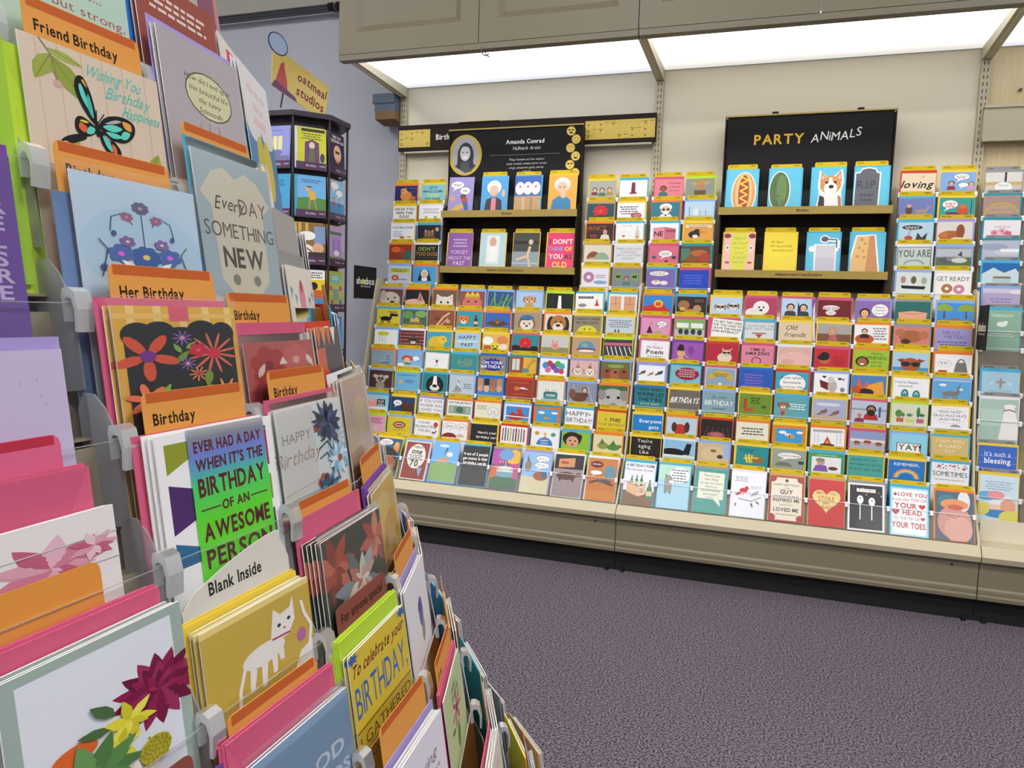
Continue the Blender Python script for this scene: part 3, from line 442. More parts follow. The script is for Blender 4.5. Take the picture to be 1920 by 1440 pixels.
MID_BANK = [
"""smiling sun over red and blue;o;2f7fc8;p c0282c 0 .5 .6 .3 1 .7 0 .7|e .52 .36 .16 .16 e6b83a|e .52 .38 .1 .09 d2452c|e .47 .32 .02 .02 k|e .57 .32 .02 .02 k
brown bears in dim kitchen;c;2a1a14;e .24 .36 .2 .2 9a6a3c|e .2 .52 .1 .08 d9a05a|e .7 .5 .14 .16 b58a6a|r .6 .1 .3 .12 5a4434|e .46 .6 .2 .08 c0863c
two dogs wearing sunglasses;y;b4cde6;dog .3 .42 .2 e0d2c6 8a5a3a|dog .72 .36 .2 dccfc0 6a5040|shades .3 .4 .18|shades .72 .34 .18
white poodle on crimson;p;b03a5a;e .5 .4 .26 .28 ece6e4|e .3 .6 .3 .2 e6e0de|e .44 .38 .03 .04 k|e .58 .38 .03 .04 k|e .5 .5 .06 .04 k
two dark-haired girls on pale blue;p;b4d0ea;man .28 .36 .18 s 1c1a1e 3a3a44|man .68 .36 .18 s 1c1a22 2a3a4a|p 1c1a22 .5 .1 .6 .5 .5 .6
white lace lettering on dark red;p;6e1218;s .4 .3 .16 W Mmm|e .4 .3 .26 .1 e6dcdc|s .4 .3 .1 7a2a30 love you|e .4 .5 .16 .1 e6dcdc|s .4 .5 .07 7a2a30 so
long-haired woman speaking on purple;v;8a6aac;man .28 .48 .22 s 1c1618 2f2a3a|e .72 .36 .24 .24 W|s .72 .24 .07 k Always|s .72 .36 .06 k remember|s .72 .48 .06 k I love you
pink pillow on dark teal;g;1f6a62;p e0a58a .1 .42 .5 .36 .92 .42 .88 .7 .12 .7|p c98a70 .1 .42 .5 .5 .92 .42 .5 .46
two green trees over blue water;b;3f8fd8;tree .2 .22 .26 8aa83a|tree .8 .22 .26 8aa83a|e .5 .62 .14 .05 a5603c|r 0 .64 1 .3 2f78c0""",
"""bathing man on rose pink;p;d892bc;bub .72 .24 .17 .12|s .72 .22 .06 k HAPPY|s .72 .3 .06 k WHATEVER|p 241c2a .2 .64 .3 .3 .42 .64|e .34 .24 .06 .06 c98a70|e .6 .6 .16 .08 b5a070
grey crowd holding placards;p;7fa860;r .06 .16 .4 .2 e4e6e2|r .54 .16 .4 .2 e4e6e2|r 0 .44 1 .3 b4b8b8|e .2 .52 .08 .12 2c2c30|e .4 .54 .08 .12 2c2c30|e .62 .52 .08 .12 2c2c30|e .84 .54 .08 .12 2c2c30
tilted white card of typed capitals;p;eeeeea;b .5 .12 .085 2a2a2e TO GET THIS CARD|b .5 .25 .085 2a2a2e FOR YOU I HAD TO|b .5 .38 .085 2a2a2e LEAVE THE HOUSE|b .46 .51 .085 2a2a2e AND INTERACT
red slice below grey capitals;c;d3d9d9;bord .04 8a9a9e|t .5 .18 .09 6a8a8e YOU'RE LIKE THE|t .5 .3 .09 6a8a8e NICE LAST THING|r .28 .46 .44 .04 8a2a2a|p b83a34 .38 .52 .62 .52 .5 .68
black script Old Friends on beige;y;dcc6a8;s .4 .22 .18 2a241e Old|s .52 .5 .18 2a241e friends
pink-haired woman by the sea;y;a8a49c;r 0 .4 1 .3 7a5040|e .45 .3 .14 .2 c08f80|e .45 .3 .07 .1 c0a08a|p b0605a .3 .7 .4 .44 .56 .44 .62 .7
woman curled in orange armchair;o;eeeef0;e .3 .56 .28 .2 c0561e|man .3 .26 .13 s 241c1a 1f1c22|q .74 .12 .4 .1 7a7a82 5
pig snout on salmon pink;g;cf7f70;e .48 .36 .34 .24 a8643c|e .16 .22 .14 .14 b5704a|e .84 .3 .14 .16 b5704a|e .34 .56 .14 .1 4a2e24|e .3 .56 .03 .03 k|e .4 .56 .03 .03 k
purple capitals on lavender;o;9a96c6;t .44 .16 .12 5a5688 HELLO|t .54 .32 .12 5a5688 MISTER?|q .5 .5 .84 .1 5a5688 2""",
"""white frame reading birthday Poem;p;eeeef0;bord .04 c9c9d4|t .5 .14 .06 333 A|s .5 .28 .12 a8342f birthday|b .5 .48 .18 k Poem|q .5 .66 .5 .06 333 1
lady in tall black hat on purple;P;9a52a8;e .28 .46 .14 .14 d9a878|p 1c141e .16 .34 .2 .08 .34 .1 .36 .36|e .26 .26 .12 .1 1c141e|p d9a878 .14 .7 .28 .54 .42 .7|l d9a878 .03 .4 .5 .54 .64|e .6 .3 .1 .18 7d3f90
chihuahua in shades on crimson;r;b01f38;e .58 .56 .24 .2 e2cdbc|e .64 .38 .14 .14 d9bda6|p c9a58a .5 .3 .48 .12 .58 .26|p c9a58a .76 .3 .84 .14 .68 .26|shades .64 .36 .16
TIME IS AMAZING on pink;p;d8849c;b .5 .16 .11 2a2024 TIME IS|b .5 .32 .12 2a2024 AMAZING|e .48 .62 .16 .16 8a3a50|e .48 .62 .12 .12 d8849c
pale pink piglet belly;w;d9aca4;e .5 .5 .5 .3 e2b8b0|e .3 .6 .2 .12 d9a49a|l c08a82 .015 .2 .3 .4 .4
black bun hairdo on red;p;c22a34;e .3 .26 .14 .13 1c1214|e .3 .42 .16 .18 b06a44|e .26 .34 .18 .12 1c1214|q .72 .3 .34 .09 8a1820 4
laughing face on lime green;o;9ac034;e .24 .46 .2 .2 3a2418|e .24 .48 .14 .16 a5683f|e .24 .56 .06 .03 W|s .66 .14 .08 k We'll be|t .66 .3 .12 k FRIENDS|s .66 .46 .08 k until we|s .66 .6 .08 k are old
brown pig in sunglasses at the beach;y;a9cbe0;r 0 .56 1 .2 3f8fc8|e .5 .46 .28 .26 a5562c|p 8a4424 .1 .28 .3 .22 .3 .44|p 8a4424 .9 .28 .7 .22 .7 .44|shades .5 .44 .34
grey handbag and scribbled bubble;o;efeff0;e .26 .34 .2 .14 W|e .26 .34 .2 .14 bbb|e .26 .34 .185 .125 W|q .26 .29 .26 .06 777 2|p 7a7870 .52 .66 .58 .3 .84 .3 .9 .66|a .71 .3 .1 .14 222 180 360|a .71 .3 .07 .11 efeff0 180 360|r .1 .6 .24 .08 c0392b""",
"""three songbirds in blue frame;v;eef1f6;bord .05 7fa8d4|bird .2 .36 .13 555|bird .48 .4 .11 c06a50|bird .78 .34 .14 3a3a3e
maroon speech panel on pale blue;t;7fb8cc;e .55 .34 .4 .26 8a2036|q .55 .16 .6 .09 e0b8c0 4|r .5 .6 .02 .12 555
yellow arched words on grey blue;p;8aa4b8;bord .04 b5c8d8|a .5 .48 .42 .36 c9a83a 180 360|a .5 .52 .24 .2 8aa4b8 180 360|q .5 .24 .5 .07 6a5a1a 2|e .5 .66 .05 .05 W
purple lines on royal blue;B;2458b0;q .42 .2 .62 .11 8a62c4 5
Even when bubble on teal;r;3a9fc0;e .52 .44 .4 .36 W|t .5 .22 .11 k Even when|t .5 .4 .11 k Someone|t .5 .58 .1 k irritates the
ostrich reading a red book;b;efeff2;p 6e1c20 .16 .26 .5 .4 .42 .66 .2 .54|e .55 .5 .14 .24 b8b4b0|e .5 .24 .1 .12 d0cac6|e .85 .62 .07 .09 888|heart .3 .14 .06 k|heart .76 .2 .06 k|heart .86 .22 .04 k
orange flames on blue;y;4f7fb8;p d9622a .1 .7 .2 .1 .35 .5 .45 .2 .55 .5 .75 .2 .85 .7|p e6a030 .3 .7 .5 .36 .9 .2 .95 .7|e .4 .64 .26 .14 241c2c|e .14 .56 .14 .14 c0502a
teal flip flops with a caption;y;efeff0;t .36 .16 .09 2a3a3e You're Flippin|t .34 .3 .08 2a3a3e awesome|e .34 .62 .11 .2 2f8a90|e .66 .64 .11 .2 2f8a90|l W .02 .3 .6 .34 .5 .38 .6|l W .02 .62 .62 .66 .52 .7 .62
grey donkey under blue sky;b;5fa8d8;r 0 .02 1 .02 W|quad .46 .52 .28 7a7a7e|e .24 .2 .1 .05 W|p 3a3a3e .66 .26 .74 .1 .6 .48|e .74 .34 .06 .04 e6e6e6""",
"""black WRINKLES lettering on teal;B;2a7f86;b .5 .1 .12 161c1e THOSE AREN'T|b .5 .3 .16 161c1e WRINKLES|b .5 .52 .15 161c1e THEY'RE|t .5 .7 .08 d9c9b0 LITTLE SMILES
white slanted BIRTHDAYS on taupe;y;6e665e;k .52 .42 .22 W BIRTHDAYS|e .1 .1 .02 .02 8a2a2a|e .9 .14 .02 .02 222
white BIRTHDAY on slate blue;b;7fa4ac;s .5 .22 .11 2a3a40 On your|t .5 .46 .2 W BIRTHDAY|b .5 .68 .07 2a3a40 remember
red pillar on olive green;y;6f8f2a;r .14 .2 .1 .4 b83a24|q .5 .16 .3 .09 2a3a10 3|burst .78 .5 .12 3a5a1a 7 .5|r .16 .6 .3 .1 c0482c
brown dog with note on teal;c;5fa4ac;dog .24 .34 .18 a5683f 7a4428|e .24 .62 .1 .16 b5785a|q .68 .26 .5 .09 e6eef0 3|r .2 .6 .06 .12 2a4a8a
two sparrows under a caption;y;a9aecb;r .1 .14 .7 .12 c4c6dc|q .45 .17 .6 .06 f4f4f8 2|bird .32 .5 .16 8a6240|bird .68 .52 .15 8a6240|r 0 .66 1 .2 c0a890
bearded traveller in red coat;p;b8c4d4;r 0 .3 1 .06 8a94a4|man .56 .32 .2 b07a5a 241c18 b02a2c|e .56 .44 .12 .12 241c18|man .24 .56 .14 c98a6a c9c9d0 8a2a50|r .78 .2 .06 .4 2f5fa8
three potted cacti;l;d6d8c4;r .14 .54 .2 .16 c0683a|r .4 .56 .22 .14 d0cc70|r .7 .54 .2 .16 c05a80|e .2 .38 .1 .14 4f8a3f|e .32 .42 .05 .08 4f8a3f|burst .5 .42 .14 3f7a52 8 .4|e .74 .3 .05 .2 3a7a40|burst .84 .4 .12 2f6a3a 7 .5
HUG bubble on white;y;efeff1;e .5 .36 .44 .28 aaa|e .5 .36 .43 .27 f2f2f4|t .5 .2 .09 k HUG! HUG!|t .5 .34 .09 k HUG! HUG! HUG!|t .5 .48 .09 k HUG! HUG!|a .66 .76 .14 .1 999 180 360""",
"""white Everyone gets on bright blue;y;1f7fc8;b .6 .26 .13 W Everyone|b .72 .5 .13 W gets
brown dog back with red ball cap;o;b9cfdd;e .46 .5 .22 .24 b8342a|e .26 .4 .09 .2 4a2e22|e .68 .38 .09 .22 4a2e22
steak on a dark grill;r;221a18;l 5a524c .02 .1 .7 .25 .3|l 5a524c .02 .3 .7 .4 .3|l 5a524c .02 .5 .7 .55 .3|l 5a524c .02 .7 .7 .7 .3|l 5a524c .02 .9 .7 .85 .3|e .5 .62 .3 .14 8f4450|e .5 .6 .2 .08 b56a70
typed cream card with small arrow;o;e6e2cc;q .52 .22 .7 .11 4a4a3a 3|l 555 .012 .54 .62 .58 .72
flying bee in orange frame;y;d9822c;r .1 .12 .8 .6 3f9ad8|e .3 .28 .12 .06 W|e .82 .26 .1 .05 W|e .55 .42 .13 .08 c9a03a|e .46 .36 .1 .05 e6e6e6|r .5 .36 .03 .13 3a2a1a
campfire between grey bookshelves;o;eceef0;r .06 .06 .88 .1 b5a8a8|l 999 .012 .12 .2 .12 .6|l 999 .012 .22 .2 .22 .6|l 999 .012 .78 .2 .78 .6|l 999 .012 .88 .2 .88 .6|p c8442c .38 .62 .5 .3 .62 .62|p e6a04a .44 .62 .5 .44 .56 .62|e .5 .64 .22 .05 3a2a2a
swimmers in sunglasses at dusk;p;8c9cc4;r 0 .3 1 .1 e2d6cc|r 0 .4 1 .3 a8b0c8|e .2 .46 .1 .09 b5785a|e .5 .42 .12 .1 c98f6a|e .82 .46 .1 .09 b5785a|shades .2 .44 .1|shades .5 .4 .12|shades .82 .44 .1
YAY on light blue;b;8fd0e2;r .16 .34 .68 .36 k|r .18 .36 .64 .32 W|b .3 .5 .2 7a5a2a Y|b .5 .5 .2 3a6a4a A|b .68 .5 .2 8a3a3a Y|b .8 .5 .2 k !
tan card of outlined capitals;c;d2b978;t .5 .16 .11 f0e6c8 I GOT YOU|t .5 .34 .12 f0e6c8 A CARD|t .5 .52 .1 f0e6c8 YAY""",
"""chalk words on black planks;y;221c1c;r .2 0 .02 .8 3a302e|r .45 0 .02 .8 3a302e|r .72 0 .02 .8 3a302e|t .46 .14 .14 W You're|t .46 .36 .15 W aging|t .46 .6 .14 W Like
black dog ear against sky;w;8fbfe2;e .3 .5 .4 .16 151416|p 151416 .6 .56 .74 .1 .9 .12 .84 .56|r 0 .6 1 .1 dfe6ea
golden cat by the window;b;d0b890;e .5 .42 .4 .28 d9c49a|e .5 .3 .1 .06 8a6a3a|e .72 .52 .1 .08 4a3a2a|r .8 0 .2 .6 a8b8d8
yellow bananas on teal;y;2a8f92;q .34 .12 .5 .08 145a60 2|l e6cf3a .06 .3 .36 .36 .66|l e6cf3a .06 .4 .32 .44 .66|l d9bd2c .06 .5 .34 .5 .66|e .68 .52 .18 .14 9a6a3a|l e6cf3a .05 .24 .5 .7 .44
teapot bubble on grey green;y;9aa394;bub .52 .24 .36 .12|t .52 .24 .07 444 You'll be missed|a .36 .66 .26 .16 6f7a6a 180 360|r .8 .42 .16 .12 2a4a50
purple man baking a pie;c;4f9a4e;r .07 .14 .86 .6 ececee|q .5 .06 .6 .06 c9e0c4 1|e .34 .36 .12 .12 d0a080|e .32 .26 .14 .07 8a8878|p 8a5fb4 .1 .7 .2 .46 .5 .46 .56 .7|e .7 .56 .14 .07 6a4030
rhyming verse on teal;y;4fa49a;s .46 .14 .09 123c38 Roses are red,|s .5 .32 .09 123c38 And violets are pretty|s .5 .5 .09 123c38 I'm sorry that totally
rainbow under REMEMBER on blue;y;2476c4;t .5 .16 .11 W REMEMBER,|a .5 .66 .36 .34 e08a5a 180 360|a .5 .66 .31 .29 f0c070 180 360|a .5 .66 .26 .24 7fb0a0 180 360|a .5 .66 .21 .19 2476c4 180 360
SOMETIMES beneath scattered hearts;c;eeeef2;dots 26 .018 555 .22|heart .2 .14 .05 b83a4a|heart .6 .1 .05 c96a7a|heart .86 .18 .05 b83a4a|t .5 .4 .17 3a4a52 SOMETIMES|q .5 .6 .8 .06 999 1""",
"""six pack crate marked BEER;c;e4e6f2;r 0 .95 1 .5 7a5a40|b .5 .1 .09 2a2a30 A BIRTHDAY POEM:|s .5 .24 .08 2a2a30 May the beer be cold...|bottle .26 .46 .2 2f7a52|bottle .42 .44 .2 2f7a52|bottle .58 .42 .2 2f7a52|p d9b08a .1 .66 .5 .8 .5 1.14 .12 1.0|p e2bd96 .5 .8 .74 .7 .74 1.04 .5 1.14|l 3a2a20 .015 .1 .66 .5 .8 .74 .7|e .6 .93 .1 .06 7a3a2a|b .6 .93 .06 W BEER|bottle .86 .58 .34 3a8052
grey bear with bubble on ice blue;c;a4d0e4;r 0 0 1 .5 b4dccc|e .66 .32 .32 .26 W|q .66 .14 .5 .09 6a7a84 5|r .2 .5 .24 .4 8a8a88|e .32 .5 .13 .16 9a9a98|e .42 .56 .08 .05 W|p 555 .22 .4 .2 .3 .28 .38|r .22 .88 .06 .08 777|r .36 .88 .06 .08 777
cream verse for a son on teal;g;3f9a92;r .1 .12 .8 .86 e3e6d4|t .5 .22 .08 2a4a48 There's just|t .5 .34 .08 2a4a48 one thing|t .5 .46 .08 2a4a48 to say to a son|t .5 .58 .08 2a4a48 who's as|t .5 .7 .08 2a4a48 good-looking|t .5 .82 .08 2a4a48 and smart|t .5 .92 .06 2a4a48 as you...|p e3e6d4 .6 .98 .84 1.2 .78 .98
red cardinal on a branch;w;e8eaf4;q .28 .16 .4 .06 8a94b4 3|bird .36 .6 .2 c2303a|l 5a4a3a .02 .2 .86 .6 .92 .9 .76|bird .72 .66 .12 a5a0a8|leaf .6 .96 .18 70 5a7a4a|leaf .74 .9 .16 40 5a7a4a|leaf .16 1.0 .14 100 5a7a4a|q .74 .44 .34 .05 aab0c4 2
cream tribute headed GUY;n;e6dccb;bord .05 a8433f|e .08 .08 .12 .12 a8433f|e .92 .08 .12 .12 a8433f|e .08 1.32 .12 .12 a8433f|e .92 1.32 .12 .12 a8433f|e .5 .14 .05 .05 555|t .5 .28 .07 444 HAPPY BIRTHDAY|t .5 .38 .05 444 to the|b .5 .5 .13 333 GUY|q .5 .62 .7 .06 666 1|b .5 .76 .1 444 INSPIRED ME|t .5 .9 .05 666 supported me|b .5 1.06 .11 444 LOVED ME|q .5 1.2 .6 .05 777 1
gold heart on plain red;n;c23434;heart .5 .62 .42 7a2a24|heart .5 .62 .4 e6c888|t .5 .42 .09 8a3a2a FIRST YOU|t .5 .58 .12 8a3a2a STOLE|t .5 .74 .09 8a3a2a MY|t .5 .86 .09 8a3a2a HEART
two white spoons on black;g;26262a;bord .05 efeff0|r .24 .16 .52 .1 W|q .5 .19 .44 .05 888 1|dots 14 .014 e6c0a0 .5|e .34 .5 .09 .13 W|r .325 .6 .03 .5 W|e .66 .54 .09 .13 W|r .645 .64 .03 .46 W|e .34 .46 .02 .02 k|e .66 .5 .02 .02 k
red lettering from HEAD to TOES;c;eaf0f2;bord .05 a8d8e4|heart .12 .22 .05 b8343c|b .54 .2 .11 b8343c I LOVE YOU|t .5 .36 .09 b8343c from the TOP OF|b .4 .54 .15 b8343c YOUR|heart .84 .54 .09 b8343c|heart .14 .74 .1 b8343c|b .58 .74 .14 b8343c HEAD|t .42 .92 .08 b8343c TO THE TIP OF|heart .86 .9 .06 b8343c|b .5 1.12 .16 b8343c YOUR TOES.
dozing pink kitten close-up;o;4a5f70;e .5 .9 .44 .5 c98f84|e .6 1.1 .36 .4 d5a094|e .3 .3 .24 .2 3f7a8a|e .74 .26 .16 .3 d8dce0|e .5 .38 .36 .16 d9905a|e .52 .46 .2 .08 c0604a|l 8a5a54 .02 .3 .7 .5 .78 .66 .68"""]

# upper tiers: left bay outer pair, left bay inner pair, middle bay left pair, middle bay right pair (five rows each)
UPPER = [
"""orange bear on starry purple;o;2f2a6a;e .5 .5 .26 .24 d98f4a|e .4 .26 .14 .14 e0a05a|e .34 .26 .03 .03 k|dots 10 .015 e6d9a0 .4|e .8 .6 .14 .1 c0702f
rainbow shouted lettering on cyan;y;7cc4cc;b .5 .14 .1 k LET'S|b .5 .32 .11 6a2a3a MAKE SOME|b .5 .5 .13 d8d83a NOISE|b .5 .68 .1 k IT'S YOUR
lost dog notice on white;y;efefef;b .5 .14 .12 k HAVE YOU|b .5 .32 .12 k SEEN THIS|b .5 .5 .12 k DOG?|r .14 .64 .72 .1 k
grey verse over small flowers;w;f0f0f2;q .5 .14 .7 .09 9a9aa4 3|flower .3 .56 .07 d9b03a c83|flower .7 .56 .07 9ab04a c83
blue YOU'RE DONE note on white;w;eceef2;b .5 .14 .11 4a5f8a YOU'RE DONE|q .3 .32 .44 .08 8a94b4 4|e .5 .62 .12 .06 c0702f|e .8 .6 .1 .05 d9b03a
black cat in moonlight;c;1c1820;cat .5 .44 .26 8a6a4a|e .5 .64 .3 .14 6a4a34|e .84 .2 .08 .1 c9a070
garden gnome in orange glow;o;8a3a24;e .3 .24 .22 .14 d9622a|r .5 .3 .5 .4 1f6a62|e .6 .5 .16 .2 7a4a34|p c0392b .5 .4 .6 .1 .7 .4
lime lettering on black;w;1c1a18;b .5 .2 .16 8aa038 DIDN'T|b .5 .44 .16 b5843a TOO DOG|r .1 .6 .8 .03 444
snail with yellow caption;b;c0cce0;r .06 .12 .88 .22 c9cc50|q .5 .16 .76 .08 4a4a20 2|e .3 .58 .16 .14 c0482a|e .3 .58 .08 .07 e09a6a|r .44 .62 .4 .06 a58a7a
nun in black and white;o;4a9fd8;p 1c1a1e .2 .7 .34 .2 .66 .2 .8 .7|e .5 .36 .16 .2 e6e2de|e .5 .38 .11 .14 d9b494|p W .36 .56 .64 .56 .6 .7 .4 .7""",
"""three cartoon people on grey;y;a8aaa0;man .22 .4 .12 s 2a201c 7a3a34|man .5 .42 .13 s 3a2a20 4a7a5a|man .78 .4 .12 s 6a3a2a b08a3a
dark red tower on white;c;f0f0f2;p 7a1f24 .44 .1 .56 .1 .58 .56 .42 .56|r .36 .54 .28 .06 7a1f24
giant red bow on dark teal;n;1f4f56;flower .5 .34 .28 c9222c e2434a 9 .26|e .5 .62 .3 .1 241a1c
sliced salami under a verse;y;f0f0f0;q .42 .16 .66 .1 555 4|e .7 .56 .2 .13 a8484a|e .72 .56 .14 .09 c97a74
DANCE poster on dark brown;o;3a221a;t .3 .2 .2 b0552c DANCE|man .7 .36 .16 d0a080 1c1412 e0d8d0|q .28 .5 .3 .08 b0552c 2
goldfish bowl and bottle drawing;c;f0f0ee;s .4 .1 .06 c0843a You're fishy|e .3 .56 .22 .2 cdd8da|e .3 .56 .205 .185 f2f2f0|e .28 .56 .07 .05 d9772c|bottle .78 .16 .3 cdd0cc|e .78 .6 .06 .04 d9772c
brown and green half suns;n;dcd4c0;a .36 .62 .26 .34 8a4f30 180 360|a .66 .64 .28 .32 8fae94 180 360|r .2 .56 .2 .04 d9b494
grey typed confession on white;w;d9d9dc;t .5 .14 .09 7a7a84 THERE IS NO WAY|t .5 .28 .1 7a7a84 I WOULD|t .5 .42 .08 7a7a84 LIE TO YOU EVEN|t .5 .56 .08 7a7a84 ONE DAY
pink doughnut with a grin;y;e4e2ee;e .26 .4 .2 .24 b0789a|e .26 .4 .08 .09 e4e2ee|q .7 .3 .4 .09 8a8a9a 2|e .7 .62 .26 .08 7fa8c8
two green aliens on grey;n;7a8890;e .2 .36 .13 .2 7fa050|e .8 .36 .13 .2 7fa050|e .16 .36 .04 .06 k|e .24 .36 .04 .06 k|e .76 .36 .04 .06 k|e .84 .36 .04 .06 k|man .5 .46 .14 c0906a 6a4a34 4a7a7a""",
"""script beside a face on pink;p;e07f8c;man .3 .42 .17 9a5a3a 4a2a1c 3a6a7a|s .7 .16 .08 5a1a2a Friendship|s .7 .32 .08 5a1a2a is better|s .7 .48 .08 5a1a2a to be in
scarecrow in a wide straw hat;l;8a8f88;e .5 .2 .34 .08 c09a50|e .5 .14 .18 .1 b08a44|e .5 .36 .16 .16 b0825a|r .3 .5 .4 .2 5a4a34
white-haired man in round glasses;o;2a7a8c;e .5 .22 .22 .16 efefee|e .5 .34 .18 .18 e6c4a4|e .42 .32 .06 .05 333|e .58 .32 .06 .05 333|e .5 .46 .1 .06 efefee|p W .2 .7 .36 .52 .64 .52 .8 .7|p k .44 .54 .56 .54 .5 .62
pencil skyline on pale blue;b;b8d4e8;r .14 .2 .02 .4 555|r .3 .3 .16 .3 d9e2ea|l 777 .012 .1 .6 .9 .6|r .5 .4 .03 .2 999|r .7 .36 .03 .24 999
two pink WINE cartons;c;eef2f4;p e092a0 .1 .2 .5 .16 .5 .7 .1 .7|p c96a7c .5 .16 .9 .24 .9 .7 .5 .7|b .72 .34 .1 6a1a2a WINE|b .3 .46 .2 3a1018 NE
toucan on orange sand;y;e0a04a;r .06 .08 .88 .12 f0e6c0|q .5 .11 .8 .06 5a4a20 2|e .36 .5 .2 .16 1c1a1c|e .46 .36 .12 .1 1c1a1c|p c9862a .52 .3 .8 .42 .54 .44|e .4 .58 .1 .08 e6e2d8
grey cats talking on rose;p;d66a86;bub .56 .34 .24 .14|q .56 .3 .32 .07 777 2|cat .16 .5 .1 5a5a6a|cat .86 .5 .1 4a3a44|e .6 .66 .06 .05 4a2a34
autumn leaves in brown wood;t;6a4024;r 0 .1 .3 .5 4f7a6a|e .6 .3 .3 .14 b5642a|e .4 .56 .3 .12 8a4f26|e .8 .5 .2 .2 a8442a
sheep under a purple cloud;c;7a68b0;e .44 .2 .34 .1 W|q .44 .16 .5 .06 888 2|e .34 .58 .16 .1 ece6dc|e .62 .6 .14 .09 ece6dc|e .34 .52 .06 .06 d9a58a
violet print on royal blue;p;1f48b8;q .46 .22 .68 .11 5a6ae0 4""",
"""black brush word LOVING on cream;r;e6d0b0;s .6 .14 .08 2a1c14 ...if|k .48 .44 .26 1c1410 loving
two people chatting under blue sky;y;7fa8dc;bub .6 .18 .22 .12|bub .66 .5 .14 .09|q .6 .15 .3 .06 666 2|man .32 .44 .12 s 2a1c18 8a2a3a|man .88 .46 .11 s 8a5a34 c9c
dogs playing on violet dusk;c;6f7ab4;e .3 .46 .1 .2 5a3a34|e .3 .3 .07 .07 c9a08a|quad .66 .5 .22 a58a80|r 0 .64 1 .06 1c1a22
fox on a purple sofa;y;2f9a94;bub .3 .26 .22 .16|q .3 .2 .3 .07 c0392b 3|r .2 .56 .6 .16 6a2a5a|e .66 .46 .16 .18 c8502a|e .66 .34 .09 .08 d9642f|l 222 .02 .9 .1 .9 .7
seabird below a black caption;c;b4d0dc;e .4 .2 .3 .09 k|q .4 .17 .44 .05 W 2|l k .015 .36 .28 .3 .5|e .3 .62 .12 .1 b84a3a|p 3a3a40 .5 .7 .56 .4 .68 .6 .84 .4 .8 .7
ginger cat curled by a window;v;d9d4ca;e .4 .54 .36 .2 b0622c|e .66 .36 .12 .26 8a4a24|e .2 .5 .12 .1 c0743a|e .6 .66 .2 .06 e6dccb
outlined YOU ARE on sage;w;c3cfc8;bord .04 8a9a94|b .5 .26 .26 5a6a66 YOU ARE|a .5 .7 .3 .2 8a9a94 180 360|a .5 .72 .26 .17 c3cfc8 180 360
grey kittens on a lawn;b;8a9a8a;r 0 .06 1 .3 b8bec8|r 0 .4 1 .3 5a6e44|e .3 .5 .24 .12 5a5a60|cat .4 .44 .12 8a8a90|e .66 .5 .22 .1 d0d0d0|p 4a4a50 .6 .3 .72 .14 .74 .36
three dancing animals and ribbon;b;d8e2dc;e .2 .3 .08 .14 b08a8a|e .5 .3 .08 .15 6a5a40|e .8 .32 .08 .14 a8a8a0|p 1c1a1c .14 .52 .86 .54 .82 .66 .18 .64
pair of doughnuts under GET READY;w;f0f0ec;t .5 .2 .17 3a3434 GET READY|e .34 .58 .16 .18 b5704a|e .34 .58 .06 .06 f0f0ec|e .68 .6 .16 .18 d080a8|e .68 .6 .06 .06 f0f0ec"""]

